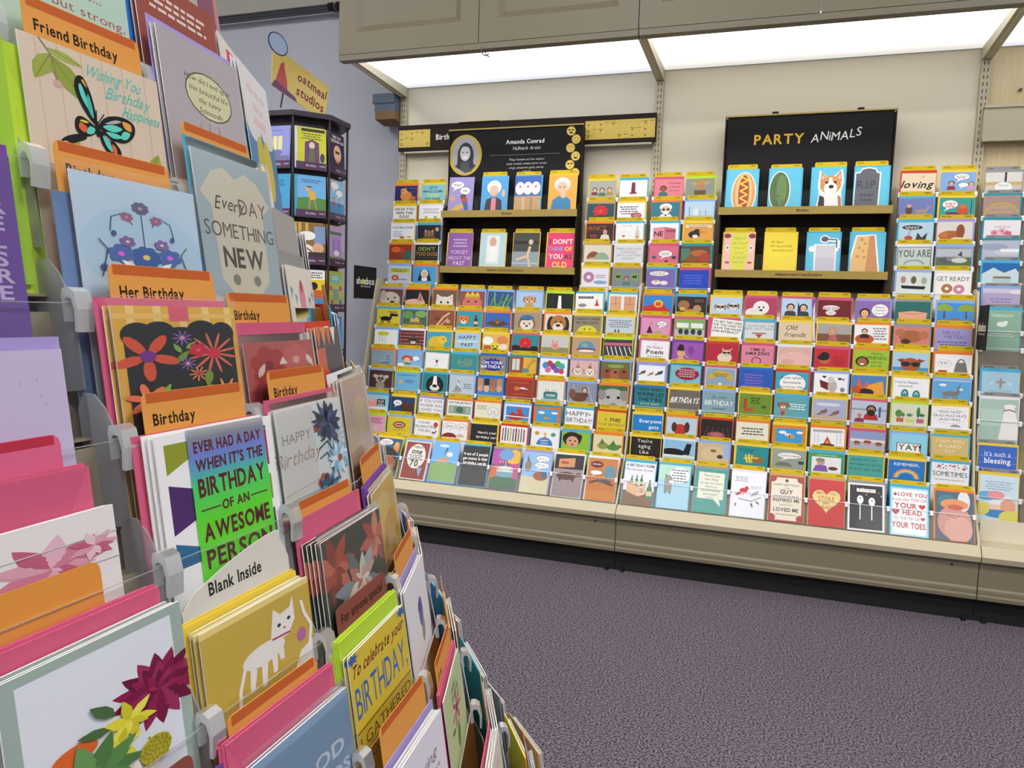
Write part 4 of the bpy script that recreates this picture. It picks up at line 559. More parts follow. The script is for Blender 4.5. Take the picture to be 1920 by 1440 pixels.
# cards on the two black header displays: upper shelf then lower shelf
HEADER_L = [
"""purple comic of a skateboarder;;9a8ec8;bub .34 .3 .26 .14|bub .66 .52 .2 .14|q .34 .26 .36 .06 666 2|b .66 .52 .07 333 YES!|p d9b03a .0 1.3 .5 1.0 .7 1.1 .2 1.4|e .6 .74 .12 .1 5a3a2a|p 2f5a9a .54 .84 .76 .84 .84 1.2 .7 1.3|p b83a3a .5 .8 .76 .78 .74 .94 .54 .94|e .16 .8 .1 .12 c9a070
pointing old lady in black blazer;c;4f9fd8;e .48 .4 .28 .26 eeeef0|e .48 .52 .18 .2 e8b48f|e .4 .5 .07 .06 c9c4c0|e .56 .5 .07 .06 c9c4c0|p 1c2230 .12 1.4 .2 .86 .38 .78 .62 .78 .8 .88 .86 1.4|p e8848f .4 .8 .58 .8 .6 1.4 .4 1.4|e .86 .62 .06 .14 e8b48f
three white puppies on a wooden deck;c;2f62b0;r 0 .75 1 .7 c09a6a|e .2 .46 .18 .24 ece8e4|e .5 .46 .18 .24 ece8e4|e .8 .46 .18 .24 ece8e4|e .2 .4 .04 .04 d28|e .5 .4 .04 .04 d28|e .8 .4 .04 .04 d28|r .3 .8 .1 .6 d2b088|r .6 .8 .1 .6 a8825a
thoughtful old lady in blue jacket;y;e8a83c;e .48 .34 .3 .26 dcdce6|e .48 .46 .2 .22 e8b898|p 2a7fae .08 1.4 .16 .9 .36 .76 .62 .76 .82 .9 .88 1.4|e .54 .72 .1 .12 e8b898|e .4 .44 .03 .02 k|e .56 .44 .03 .02 k""",
"""silver words on purple;y;8f5aa4;q .5 .24 .6 .12 c8b4d8 3|t .5 .74 .14 d9c8e6 FORGET|t .5 .96 .13 d9c8e6 ABOUT THE|t .5 1.16 .15 f0e8f4 PAST
old man at a pale blue door;y;b8d4d8;r .24 .08 .52 1.1 d6e4e4|r .28 .14 .44 .96 e6eeec|e .5 .34 .14 .18 d9a894|r .38 .5 .24 .6 eef0f0|r .0 1.2 1 .2 d0dcd8|q .5 1.26 .8 .07 444 1
leaping dancer by a fountain;y;3a4038;r 0 .7 1 .7 8f9ca4|r 0 .3 1 .12 1c1c1c|l d8c0a0 .1 .66 .5 .56 .9|l d8c0a0 .09 .58 .86 .14 1.0|l d8c0a0 .09 .58 .86 .72 1.34|e .68 .34 .09 .1 d8c0a0|r 0 1.1 1 .06 b5bec4
hot pink card with bold capitals;y;e8386c;b .1 .32 .17 2a2028 I|b .58 .32 .17 W DON'T|b .34 .58 .15 7a9ad8 THINK|b .8 .58 .15 f0d83c OF|b .34 .86 .17 W YOU|b .8 .86 .17 1c1a1e AS|b .5 1.16 .2 f0e04a OLD"""]
HEADER_R = [
"""mustard-striped hot dog cut-out;c;5cc0de;e .56 .8 .4 .72 W|e .56 .8 .37 .69 d9a05a|e .56 .8 .27 .66 e6bd7c|e .56 .8 .17 .62 a83a26|l f0cc3a .05 .44 .24 .68 .36 .44 .48 .68 .6 .44 .72 .68 .84 .44 .96 .68 1.08 .44 1.2 .62 1.3
green pickle cut-out;c;5cc0de;e .34 .74 .34 .66 W|e .34 .74 .31 .63 4a6a38|e .4 .7 .16 .5 64844a|e .2 .5 .03 .04 3a5a2c|e .3 .9 .03 .04 3a5a2c|e .44 1.1 .03 .04 3a5a2c
smiling corgi cut-out;c;5cc0de;p W .2 .6 .24 .08 .44 .3 .7 .28 .92 .06 .98 .5 .9 .8 .94 1.4 .14 1.4 .24 .9|p c98a54 .26 .5 .3 .14 .46 .36|p c98a54 .7 .34 .88 .12 .92 .5|p e6c0b0 .3 .4 .33 .24 .42 .38|p e6c0b0 .78 .36 .86 .22 .88 .42|e .58 .58 .32 .3 d0935a|e .58 .7 .2 .22 f0ece6|p f0ece6 .54 .34 .62 .34 .66 .7 .5 .7|e .46 .5 .045 .04 k|e .72 .5 .045 .04 k|e .6 .64 .08 .06 k|p 1f1e24 .2 1.4 .26 .9 .4 .98 .46 1.4|p f0ece6 .4 .94 .78 .94 .86 1.4 .42 1.4|p b5764a .8 .9 .9 1.0 .92 1.4 .84 1.4
grey tombstone marked RIP;c;5cc0de;p W .0 .16 .12 .16 .2 .04 .4 .0 .6 .04 .66 .16 .76 .16 .74 1.3 .84 1.4 .0 1.4|p 5a5e66 .03 .2 .14 .2 .22 .08 .4 .04 .58 .08 .64 .2 .72 .2 .7 1.34 .02 1.34|t .38 .56 .24 33363c R.I.P.|q .38 .86 .42 .16 3c4046 2""",
"""pink faces round a yellow verse;y;f0c0b4;e .5 .6 .3 .9 d9d84a|s .5 .18 .09 a8a03a There's|s .5 .34 .08 a8a03a that friend|s .5 .5 .08 a8a03a thing of|s .5 .66 .08 a8a03a you to|s .5 .82 .08 a8a03a be proud|s .5 .98 .08 a8a03a and tell|e .1 .1 .12 .08 8a2a3a|e .9 .1 .12 .08 8a2a3a|e .12 .5 .05 .1 W|e .88 .5 .05 .1 W|e .12 .5 .03 .05 4a6a9a|e .88 .5 .03 .05 4a6a9a|e .14 1.0 .08 .04 c0505a|e .86 1.0 .08 .04 c0505a
plain yellow card with small script;y;f0d83a;s .4 .3 .07 4a3a10 Go figure.|s .52 .44 .07 4a3a10 This was probably|s .56 .58 .07 4a3a10 the perfect card
toilet roll cut-out;c;5cc0de;p W .22 .36 .9 .36 .9 1.4 .24 1.4|e .54 .2 .15 .13 W|l W .12 .54 .2 .94 .24 .94 .5 .84 .6|e .16 .52 .1 .1 W|r .28 .4 .58 .98 d0ccd4|r .28 .8 .58 .6 c6c2cc|e .54 .2 .11 .09 5a5a60|l 5a5a60 .04 .56 .2 .9 .22 .9 .48
cheese wedge cut-out;c;5cc0de;p W .12 .1 .7 .06 .9 1.4 -.12 1.4|p e2b878 .16 .14 .52 .12 .44 1.4 -.08 1.4|p c98d5c .52 .12 .66 .1 .84 1.4 .44 1.4|e .3 .24 .05 .05 c98d4f|e .4 .36 .04 .04 c98d4f|e .24 .5 .05 .05 c98d4f|e .36 .6 .04 .05 c98d4f|e .2 .78 .06 .04 c98d4f|e .4 .8 .05 .04 c98d4f"""]
# last bay beside the frame edge (ten tiers, one column in view)
RIGHT_BAY = [
"sunlit beach photograph;g;c4c0b4;r 0 0 1 .3 d6d4cc|r 0 .3 1 .1 c9a860|r .52 0 .06 .36 2a2a34|e .5 .46 .24 .16 e6e6e6|t .5 .4 .05 666 thank you",
"gold arched script on mauve;t;a58880;e .5 .62 .5 .42 c0a050|e .5 .62 .44 .36 ab8f80|s .5 .34 .12 c9ac5a Couple|q .5 .5 .6 .07 c9ac5a 2",
"pink roses around grey script;t;e6e4e6;s .5 .2 .08 8a8a90 with love|flower .3 .4 .1 d98aa0 c03|flower .5 .34 .1 e0a4b4 c03|flower .66 .44 .12 d06a8a c03|e .5 .5 .3 .06 cfcfd4",
"swirling grey blue marble;t;b4bcca;e .3 .2 .4 .1 98a4bc|e .7 .36 .4 .1 c4cad6|r .5 .26 .5 .1 ececf0",
"white lace cross on deep blue;c;1f6ab0;p c8dce0 0 .7 .0 .34 .3 .14 .6 .3 .9 .16 1 .3 1 .7|r .3 .4 .5 .2 b0c8cc|r .32 .42 .46 .05 8a6a4a",
"lavender prayer with white cross;b;b4a8cc;r 0 0 1 .14 cfc8dc|q .5 .3 .6 .09 8a7fae 4|e .9 .1 .2 .06 e6e2ee",
"white bird on sage green;c;8fb49c;q .5 .12 .6 .05 d6e6da 2|e .5 .42 .14 .08 eef4f0|e .6 .36 .06 .05 eef4f0|q .5 .62 .7 .07 c4d8ca 3",
"tan cross among leaves on pale blue;c;a4cadc;r .47 .2 .06 .3 a58f7a|r .38 .28 .24 .06 a58f7a|leaf .2 .4 .16 -40 c4dce8|leaf .8 .4 .16 220 c4dce8|q .5 .56 .6 .05 7fa8bc 2",
"christening gown on mint;w;a8c4b6;r 0 .3 1 .5 b8cfc4|p eceae6 .66 .24 .9 .24 1.1 1.2 .5 1.2|l 7a5a44 .03 .62 .34 .78 .3 .94 .36|e .78 .2 .16 .06 efeeea",
"blue striped blessing lettering;y;3f6ac0;r 0 .3 1 .02 6f94da|r 0 .5 1 .02 6f94da|t .5 .24 .13 W It's such a|b .5 .44 .15 W blessing",
"rainbow cloud with sleeping baby;y;cfe4ee;q .5 .18 .7 .07 9ab0c4 4|e .5 .9 .34 .24 f0d0b8|e .5 .72 .4 .14 e6f0f4|e .2 .62 .24 .14 6fb0e0|e .44 .58 .22 .13 e89aa0|e .76 .9 .2 .24 e8a890|e .5 1.12 .4 .12 3f8fc8|e .84 1.2 .3 .2 e0d86a|e .1 1.0 .2 .2 e6dc70"]
# spinner rack: three visible columns, six rows (left, middle, right in each row)
SPINNER = [
"window seat scene on violet;b;8a90d0;q .5 .14 .4 .06 5a60a0 1|r .34 .34 .36 .46 d8d6a0|r .5 .34 .03 .46 8a88b0|e .5 .9 .2 .1 6a6ea0|r 0 1.0 1 .4 6a6ea0",
"saint in a purple doorway on lime;w;c9cc2c;r .14 .04 .8 .1 2a2a10|q .5 .2 .7 .08 5a5a14 3|p 6a3a6a .24 1.2 .26 .5 .5 .4 .74 .5 .76 1.2|e .5 .6 .1 .12 d9c8b4|p 5a6a4a .38 1.2 .42 .7 .58 .7 .62 1.2|e .86 1.0 .08 .16 3a3a6a",
"bald man in dark sunglasses on plum;v;33204a;b .5 .14 .09 W THEY SAY|b .5 .28 .09 W YOU'RE HOW OLD|e .52 .7 .26 .3 e0b494|shades .52 .66 .2|r .3 1.0 .4 .4 2a2a34|e .5 .98 .12 .05 c98a6a",
"plain sky blue joke;c;3f9ac8;q .5 .2 .6 .08 1f5a86 3|e .5 .8 .2 .2 2f7fae",
"golfer swinging on green hill;c;6fb0e6;r 0 .84 1 .6 4f8a3a|e .5 .86 .6 .12 4f8a3a|q .5 .14 .7 .07 2f5a8a 2|p d9b03a .36 .6 .6 .5 .66 .8 .46 .84|e .38 .46 .1 .1 d9a884|l b08a6a .06 .44 .82 .4 1.16|l b08a6a .06 .6 .82 .66 1.16|r .34 .36 .16 .05 3a5a3a",
"swimmers talking in blue water;n;8fc4ec;bub .4 .2 .28 .14|bub .7 .44 .24 .12|r 0 .8 1 .6 3f8fcc|man .3 .7 .1 s 4a2a1c c0392b|man .66 .72 .1 s c0803a 3a6a9a",
"pale green scribble;l;a8d0b4;q .5 .2 .6 .09 5a8a6a 4|e .5 .8 .26 .18 7fb08f",
"striped bed and flag cartoon;y;8a6a3c;r .06 0 .1 .7 d9b04a|r .3 0 .1 .6 d9b04a|r .6 .1 .4 .6 7f9ac4|bub .36 .44 .3 .16|e .3 .94 .3 .2 ece6e0|l b83034 .05 .1 .86 .4 1.06|l b83034 .05 .24 .8 .54 1.0|e .74 .86 .2 .18 d9a884|r .4 1.0 .6 .4 2a2228",
"lavender seaside porch;y;c4a0d0;r .1 .2 .8 .12 4a7a5a|r .16 .36 .68 .7 a58cc8|r .3 .5 .06 .5 7a62a0|r .62 .5 .06 .5 7a62a0|e .5 .96 .2 .1 ece6f0|r 0 1.1 1 .3 6a8a5a",
"teal picnic doodle;t;7fc0b4;q .5 .2 .6 .09 2f6a60 3|e .5 .8 .3 .2 e0d8a0",
"crow at a table on yellow;b;e8c82c;r 0 0 1 .34 f2f2f0|q .5 .08 .8 .08 333 3|e .6 .56 .14 .14 241c22|e .2 .78 .1 .2 7a4a34|r 0 .9 1 .3 3f8fd0|r 0 1.2 1 .2 8a2a3a|r .6 .7 .3 .3 c0602c",
"birthday dance party on green;y;b8c45a;r .16 .12 .68 .3 7fb8b4|q .5 .18 .5 .08 e6f0ec 2|flower .16 .6 .1 d0602c e0b|flower .84 .6 .1 c04a6a e0b|r .24 .6 .52 .5 9ab08a|q .5 .66 .4 .09 6a7a5a 4|flower .2 1.1 .1 c05a2c e0b|flower .8 1.1 .1 4a7ab0 e0b",
"mint green list;l;b4d8c4;q .5 .2 .7 .1 4a7a62 6",
"teal outlined list on white;w;eef2f0;bord .06 6fb0a8|q .5 .26 .6 .12 3a7a72 7",
"red-haired woman from behind on blue;n;4f94d8;r .2 .08 .6 .2 eef2f6|q .5 .12 .5 .07 556 2|e .5 .66 .34 .16 b8502c|e .5 .72 .14 .2 c98a6a|r .3 .9 .4 .5 3a6a5a|r .16 1.0 .18 .4 5a3a7a",
"brown dots on cream;n;cfc4a0;q .5 .2 .6 .09 7a6a4a 4|e .5 .9 .3 .2 a58a5a",
"sage sketch of a bench;l;a8b090;r .2 .7 .6 .06 5a5a40|r .26 .76 .05 .3 5a5a40|r .7 .76 .05 .3 5a5a40",
"maroon oval over farmyard sketch;w;d6d0bc;e .5 .3 .34 .16 6a2a4a|e .5 .3 .31 .13 d6d0bc|q .5 .25 .4 .07 6a2a4a 2|e .5 .9 .3 .3 8a9a7a|e .36 .8 .1 .14 6a6a5a|e .66 .86 .12 .16 4a5a4a"]
# ------------------------------------------------------------------ the room
W = 1.219; K = W / 9; ROOM = (-2.4, 5.2, -6.2, 0.06, 3.35)
X0, X1, Y0R, Y1R, ZC = ROOM
def structure(name, mat, *b):
    o = boxobj(name, mat, None, *b); o['kind'] = 'structure'; return o
structure('floor', M_CARPET, X0, X1, Y0R, Y1R, -0.05, 0.0)
tag(bpy.data.objects['floor'], 'plum grey speckled carpet across the shop floor')
structure('wall_back', M_WALLP, X0, X1, Y1R, Y1R + 0.1, 0.0, 2.45)
structure('trim_1', M_SOFFIT, X0, X1, Y1R - 0.02, Y1R + 0.1, 2.4505, ZC)
structure('wall_left', M_WALLP, X0 - 0.1, X0, Y0R, Y1R + 0.1, 0.0, ZC)
structure('wall_right', M_WALLP, X1, X1 + 0.1, Y0R, Y1R + 0.1, 0.0, ZC)
structure('wall_front', M_WALLP, X0, X1, Y0R - 0.1, Y0R, 0.0, ZC)
structure('ceiling', M_CEIL, X0, X1, Y0R, Y1R + 0.1, ZC, ZC + 0.05)
for i, (x, y) in enumerate([(x, y) for y in (-2.5, -4.6) for x in (-1.3, 0.9, 3.2)]):
    t = empty('ceiling_light', (x, y, ZC)); tag(t, 'recessed ceiling light, %s of the row %s' % (('first', 'middle', 'last')[i % 3], ('nearer the wall display', 'behind the camera')[i // 3]), 'light', 'ceiling lights above the shop')
    m = MB(); m.box(-.64, .64, -.34, -.3, -.03, -.002); m.box(-.64, .64, .3, .34, -.03, -.002); m.box(-.64, -.6, -.3, .3, -.03, -.002); m.box(.6, .64, -.3, .3, -.03, -.002); m.build('light_frame', M_CREAM, t)
    boxobj('lens', M_TROFFER, t, -.6, .6, -.3, .3, -.018, -.008)

# rail along the back wall
def tube(mb, pts, r, n=10, c=None):
    pts = [Vector(p) for p in pts]; rings = []
    for i, p in enumerate(pts):
        d = (pts[min(i + 1, len(pts) - 1)] - pts[max(i - 1, 0)]).normalized()
        a = d.orthogonal().normalized() if i == 0 else (ref - d * ref.dot(d)).normalized()
        ref = a; b = d.cross(a); base = len(mb.v)
        mb.v += [tuple(p + (a * math.cos(2 * math.pi * k / n) + b * math.sin(2 * math.pi * k / n)) * r) for k in range(n)]; rings.append(base)
    for A, B in zip(rings, rings[1:]):
        for k in range(n): mb.f.append((A + k, A + (k + 1) % n, B + (k + 1) % n, B + k)); mb.c.append(c)
    mb.f.append(tuple(rings[0] + n - 1 - k for k in range(n))); mb.c.append(c); mb.f.append(tuple(rings[-1] + k for k in range(n))); mb.c.append(c)
rail = empty('hanging_rail', (-1.0, 0.0, 2.445)); tag(rail, 'dark steel rail running along the top of the grey wall', 'rail')
m = MB(); tube(m, [(-1.3, 0, 0), (0.9, 0, 0)], 0.014); m.build('rail_tube', M_CHROME, rail)
for x in (-1.2, 0.6):
    m = MB(); m.box(x - .015, x + .015, 0.0, .0395, -.012, .0065); m.build('wall_bracket', M_CHROME, rail)
m = MB(); tube(m, [(.575, 0, 0), (.6, 0, 0)], 0.019); tube(m, [(.62, 0, 0), (.64, 0, 0)], 0.019); m.build('coupling', M_BLACK, rail)

# ------------------------------------------------------------------ paper goods: shared meshes
_sh = {}
def card_body(w, h, opened=0.0011):
    key = ('card', round(w, 4), round(h, 4), opened)
    if key not in _sh:
        m = MB(); c = C('efeeea'); t = 0.0005
        m.box(-w / 2, w / 2, 0, h, -t, 0, c)
        if opened:                                          # rear leaf of the folded card, joined at the left spine
            i = len(m.v); e = opened
            m.v += [(-w / 2, 0, -t), (w / 2, 0, -t - e), (w / 2, h, -t - e), (-w / 2, h, -t), (-w / 2, 0, -2 * t), (w / 2, 0, -2 * t - e), (w / 2, h, -2 * t - e), (-w / 2, h, -2 * t)]
            for f in ((0, 1, 2, 3), (7, 6, 5, 4), (0, 4, 5, 1), (1, 5, 6, 2), (2, 6, 7, 3), (3, 7, 4, 0)): m.f.append(tuple(i + k for k in f)); m.c.append(c)
        _sh[key] = m.mesh('greeting_card', M_PRINT)
    return _sh[key]
def envelope_mesh(w, h, c):
    key = ('env', round(w, 4), round(h, 4), c)
    if key not in _sh:
        m = MB(); cc = C(c); m.box(-w / 2, w / 2, 0, h, -0.0009, 0, cc)
        d = tuple(x * 0.9 for x in cc[:3]) + (1,)
        m.poly([(-w / 2, h, .0001), (w / 2 * -.5, h * .62, .0001), (w / 2 * .5, h * .62, .0001), (w / 2, h, .0001)][::1], d)
        _sh[key] = m.mesh('envelope', M_PAPER)
    return _sh[key]
def tab_outline(w, h, r=0.006):
    return [(-w / 2, 0), (w / 2, 0)] + [(w / 2 - r + r * math.cos(a), h - r + r * math.sin(a)) for a in (0, .52, 1.05, 1.57)] + [(-w / 2 + r + r * math.cos(a), h - r + r * math.sin(a)) for a in (1.57, 2.09, 2.62, 3.14)]
def tab_mesh(w, h, c, top, left, right, size=0.0045, strip=0.0):
    key = ('tab', round(w, 4), round(h, 4), c, left, right, size)
    if key not in _sh:
        m = MB(); m.prism(tab_outline(w, h), -0.0005, 0, C(c))
        if strip: m.poly([(-w / 2 + .004, h - strip, .00004), (w / 2 - .004, h - strip, .00004), (w / 2 - .004, h - .0004, .00004), (-w / 2 + .004, h - .0004, .00004)], C(top))
        for txt, al in ((left, -1), (right, 1)):
            if not txt: continue
            g = text_geo(txt, size, 1, 0, 0.9, w * .9)
            xs = [p[0] for f in g for p in f]; off = (-w / 2 + .008 - min(xs)) if al < 0 else (w / 2 - .007 - max(xs))
            y = h - (strip or 0.0) - size * 1.5
            for f in g: m.poly([(px + off, py + y, .00008) for px, py in f], C('2a1c0c'))
        _sh[key] = m.mesh('divider_tab', M_PAPER)
    return _sh[key]
_used = {}
def uniq(label):
    return label
def add_card(desc, bg, art, w, h, mw, label, group, ky=1.0, body=None):
    o = link('greeting_card', body or card_body(w, h), None, mw); tag(o, label, 'greeting card', group)
    A = Art(h / w); draw(A, art, h / w / ky)
    me = A.mesh('printed_front', M_PRINT, w, h, bg, ky)
    p = link('printed_front', me, o); p.location = (0, 0, 0.00006)
    return o
def words_ok(s): return s
TABW = [('Birthday', 'FUNNY'), ('For Her', 'FUNNY'), ('Birthday', 'HUMOR'), ('For Anyone', 'FUNNY'), ('Friend', 'FUNNY'), ('Blank Inside', 'HUMOR')]
cardn = [0]
def pocket(o, r, u, n, spec, w=0.117, h=0.168, group='cards on the wall display', tabc='ccb01c', tabtop='b89c12', tabw=0.113, tabh=0.196, env_over=0.012, rot=None, label_tail='greeting card', tabname='yellow divider tab', ky=1.0):
    """one pocket: card in front, envelope behind it, divider tab behind that; o = bottom centre on the tier"""
    desc, env, bg, art = [s.strip() for s in spec.split(';', 3)]
    i = cardn[0]; cardn[0] += 1
    rnd = random.Random(i * 7 + 3)
    a = math.radians(rnd.uniform(-1.0, 1.0)) if rot is None else rot
    r2 = (r * math.cos(a) + u * math.sin(a)).normalized(); u2 = (u * math.cos(a) - r * math.sin(a)).normalized()
    dx = rnd.uniform(-.003, .003); dz = rnd.uniform(0, .004) + abs(math.sin(a)) * w / 2
    add_card(desc, bg, art, w, h, frame_mat(o + r * dx + u * dz, r2, u2, n), desc + ' ' + label_tail, group, ky)
    if env:
        e = link('envelope', envelope_mesh(w + .007, h + env_over, env), None, frame_mat(o + r * (dx * .5 + rnd.uniform(-.001, .0015)) + u * .0005 - n * .0030, r, u, n))
        tag(e, ENVNAME.get(env, 'tan') + ' envelope behind the ' + desc + ' card', 'envelope', 'envelopes behind the wall cards')
    if tabc:
        tx = TABW[i % len(TABW)]
        t = link('divider_tab', tab_mesh(tabw, tabh, tabc, tabtop, tx[0], tx[1]), None, frame_mat(o + r * (dx + rnd.uniform(-.006, .006)) + u * rnd.uniform(.0003, .004) - n * .0047, r, u, n))
        tag(t, tabname + ' behind the ' + desc + ' card', 'divider tab', 'divider tabs on the wall display')

# ------------------------------------------------------------------ wall display bays
RX = Vector((1, 0, 0)); UZ = Vector((0, 0, 1)); NY = Vector((0, -1, 0))
ROWS = [(1.096, -.228, 6), (1.005, -.250, 6), (.912, -.272, 6), (.818, -.295, 6), (.725, -.318, 6), (.618, -.345, 8), (.530, -.375, 9), (.444, -.450, 25)]
UROWS = [(1.585, -.095, 2.5), (1.487, -.111, 2.5), (1.399, -.127, 2.5), (1.305, -.143, 2.5), (1.207, -.159, 2.5)]
TLEN = 0.198; LIPH = 0.092
def lean(deg):
    a = math.radians(deg); u = UZ * math.cos(a) + Vector((0, 1, 0)) * math.sin(a); n = NY * math.cos(a) + UZ * math.sin(a); return u, n
def base_of(row, ln=TLEN):
    z, y, a = row; u, n = lean(a); return Vector((0, y, z)) - u * ln, u, n
def tier(bay, x0, x1, row, bx, back=True):
    """pocket tier: back sheet and floor ledge, clear front lip with a glint painted along its edge, and clips between pockets"""
    b, u, n = base_of(row)
    def P(x, a, c): v = b + u * a + n * c; return (x - bx, v.y, v.z)
    def slab(mb, a0, a1, c0, c1):
        i = len(mb.v); mb.v += [P(x, a, c) for x in (x0, x1) for a, c in ((a0, c0), (a1, c0), (a1, c1), (a0, c1))]
        for f in ((0, 1, 2, 3), (7, 6, 5, 4), (0, 4, 5, 1), (1, 5, 6, 2), (2, 6, 7, 3), (3, 7, 4, 0)): mb.f.append(tuple(i + k for k in f)); mb.c.append(None)
    m = MB(); slab(m, -.003, .084, -.0086, -.0076); slab(m, -.003, -.001, -.0086, .0030); m.build('tier', M_TIER, bay)
    m = MB(); slab(m, -.003, LIPH, .0030, .0038); lip = m.build('front_lip', M_CLEAR, bay)
    m = MB(); slab(m, LIPH, LIPH + .0016, .0027, .0041); m.build('lip_edge', M_EDGE, lip)
    k = round((x1 - x0) / K)
    for j in range(k + 1):
        x = x0 + (x1 - x0) * j / k; x = min(max(x, x0 + .006), x1 - .006)
        m = MB(); i = len(m.v); bx0, bx1 = x - .0048, x + .0048
        m.v += [P(xx, a, c) for xx in (bx0, bx1) for a, c in ((LIPH - .013, .0012), (LIPH + .004, .0012), (LIPH + .005, .004), (LIPH + .001, .0062), (LIPH - .013, .0062))]
        for f in ((0, 1, 2, 3, 4), (9, 8, 7, 6, 5), (0, 5, 6, 1), (1, 6, 7, 2), (2, 7, 8, 3), (3, 8, 9, 4), (4, 9, 5, 0)): m.f.append(tuple(i + q for q in f)); m.c.append(None)
        m.build('clip', M_WHITEP, bay)
        if 0 < j < k:
            m = MB(); i = len(m.v)
            m.v += [P(xx, a, c) for xx in (x - .0006, x + .0006) for a, c in ((0, -.007), (.08, -.007), (.088, .0026), (0, .0026))]
            for f in ((0, 1, 2, 3), (7, 6, 5, 4), (0, 4, 5, 1), (1, 5, 6, 2), (2, 6, 7, 3), (3, 7, 4, 0)): m.f.append(tuple(i + q for q in f)); m.c.append(None)
            m.build('pocket_divider', M_CLEAR, bay)
def wall_bay(x, width, label, panelmat, rows, urows, ugroups, endpanel=False):
    bay = empty('card_fixture', (x, 0, 0)); tag(bay, label, 'display fixture', 'wall card fixtures')
    g = 0.0015
    boxobj('back_panel', panelmat, bay, .0168, width - .0168, .004, .03, .08, 2.03)
    # slotted upright on the left side
    m = MB(); m.box(-.016, .016, -.012, .03, .09, 1.984); m.build('upright', M_CREAM, bay)
    m = MB()
    for i in range(20):
        z = 1.978 - i * .0254
        for sx in (-.0066, .0066): m.box(sx - .0012, sx + .0012, -.0128, -.0115, z - .013, z)
    m.build('slots', M_SLOT, bay)
    # base deck, lip, front panel, kick plate
    m = MB(); m.prism_x([(-.566, .213), (-.572, .232), (-.545, .262), (-.30, .262), (-.30, .252), (-.548, .252), (-.560, .230), (-.558, .213)][::-1], g, width - g); m.build('deck', M_CREAM, bay)
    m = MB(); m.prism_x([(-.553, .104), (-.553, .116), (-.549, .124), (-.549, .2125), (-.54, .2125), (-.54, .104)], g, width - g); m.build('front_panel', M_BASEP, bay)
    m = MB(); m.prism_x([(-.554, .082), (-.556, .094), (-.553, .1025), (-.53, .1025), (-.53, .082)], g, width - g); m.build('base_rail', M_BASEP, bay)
    boxobj('kick_plate', M_KICK, bay, .0008, width - .0008, -.525, -.50, 0.0, .085)
    m = MB(); tube(m, [(width - .08, -.5495, .19), (width - .08, -.5503, .19)], .004, 8); m.build('screw_hole', M_SLOT, bay)
    for fx in (.03, width - .03):
        m = MB(); tube(m, [(fx, -.536, 0.0), (fx, -.536, .02)], .005, 8); tube(m, [(fx, -.536, 0.0), (fx, -.536, .005)], .009, 10); m.build('levelling_foot', M_CHROME, bay)
    # sloping side bracket
    def side(xc, mat=M_CREAM, name='side_panel'):
        m = MB(); m.prism_x([(-.06, 1.12), (-.176, 1.12), (-.222, 1.11), (-.252, 1.0), (-.352, .60), (-.405, .43), (-.54, .262), (-.06, .262)][::-1], xc - .0035, xc + .0035); m.build(name, mat, bay)
    if endpanel: side(-.0125)
    side(width - .004)
    for r in rows: tier(bay, x + .003, x + width - .010, r, x)
    for r in urows:
        for a, b in ugroups: tier(bay, x + a * (W - .013) / 9 + .003, x + b * (W - .013) / 9 + .003, r, x)
    return bay
bayL = wall_bay(0.0, W, 'cream wall card fixture under the cool white canopy light', M_PANEL, ROWS, UROWS, [(0, 2), (7, 9)], True)
bayM = wall_bay(W, W, 'cream wall card fixture carrying the party header display', M_PANEL, ROWS, UROWS, [(0, 2), (7, 9)])
RROWS = [(1.579, -.098, 2.5), (1.493, -.112, 2.5), (1.404, -.127, 2.5), (1.328, -.139, 2.5), (1.248, -.152, 2.5), (1.152, -.193, 3), (1.075, -.231, 5), (1.015, -.252, 6), (.858, -.285, 6), (.762, -.312, 6), (.600, -.352, 8), (.505, -.387, 9)]
bayR = wall_bay(2 * W, W, 'cream wall card fixture with birch back panel at the frame edge', M_BIRCH, [], RROWS, [(0, 2)])
# header board and open deck front of the last bay
m = MB(); m.box(.002, W - .03, -.036, -.016, 1.685, 1.805); m.box(.002, W - .03, -.042, -.016, 1.800, 1.812); m.box(.002, W - .03, -.042, -.016, 1.678, 1.688); m.build('header_board', M_CREAM, bayR)
boxobj('deck_riser', M_PANEL, bayR, .012, W - .03, -.46, -.455, .262, .335)
m = MB(); tube(m, [(.12, .003, 1.87), (.12, -.006, 1.87)], .006, 8); m.build('screw', M_CHROME, bayR)

def fill(block, x, rows, cols=9):
    for r, blk in enumerate(block):
        lines = [l for l in blk.strip().split('\n') if l.strip()]
        b, u, n = base_of(rows[r])
        for c, spec in enumerate(lines):
            o = Vector((x + (c + .5) * (W - .013) / 9 + .003, b.y, b.z))
            pocket(o, RX, u, n, spec, rot=math.radians(-5) if spec.startswith('tilted white card') else None, ky=1.0 if r == len(rows) - 1 else .82)
fill(LEFT_BANK, 0.0, ROWS)
fill(MID_BANK, W, ROWS)
for blk, xs in zip(UPPER, [(0, 0), (0, 7), (W, 0), (W, 7)]):
    lines = [l for l in blk.strip().split('\n') if l.strip()]
    for i, spec in enumerate(lines):
        b, u, n = base_of(UROWS[i // 2]); c = xs[1] + i % 2
        pocket(Vector((xs[0] + (c + .5) * (W - .013) / 9 + .003, b.y, b.z)), RX, u, n, spec, ky=.82)
order = [0, 1, 2, 3, 4, 5, 6, 8, 9, 10, 11]
for i, spec in enumerate(RIGHT_BAY):
    b, u, n = base_of(RROWS[order[i]])
    pocket(Vector((2 * W + .5 * K + .004, b.y, b.z)), RX, u, n, spec, tabc='8f8d8c', tabtop='7d7b7a', tabname='grey arched divider tab', tabh=.19)

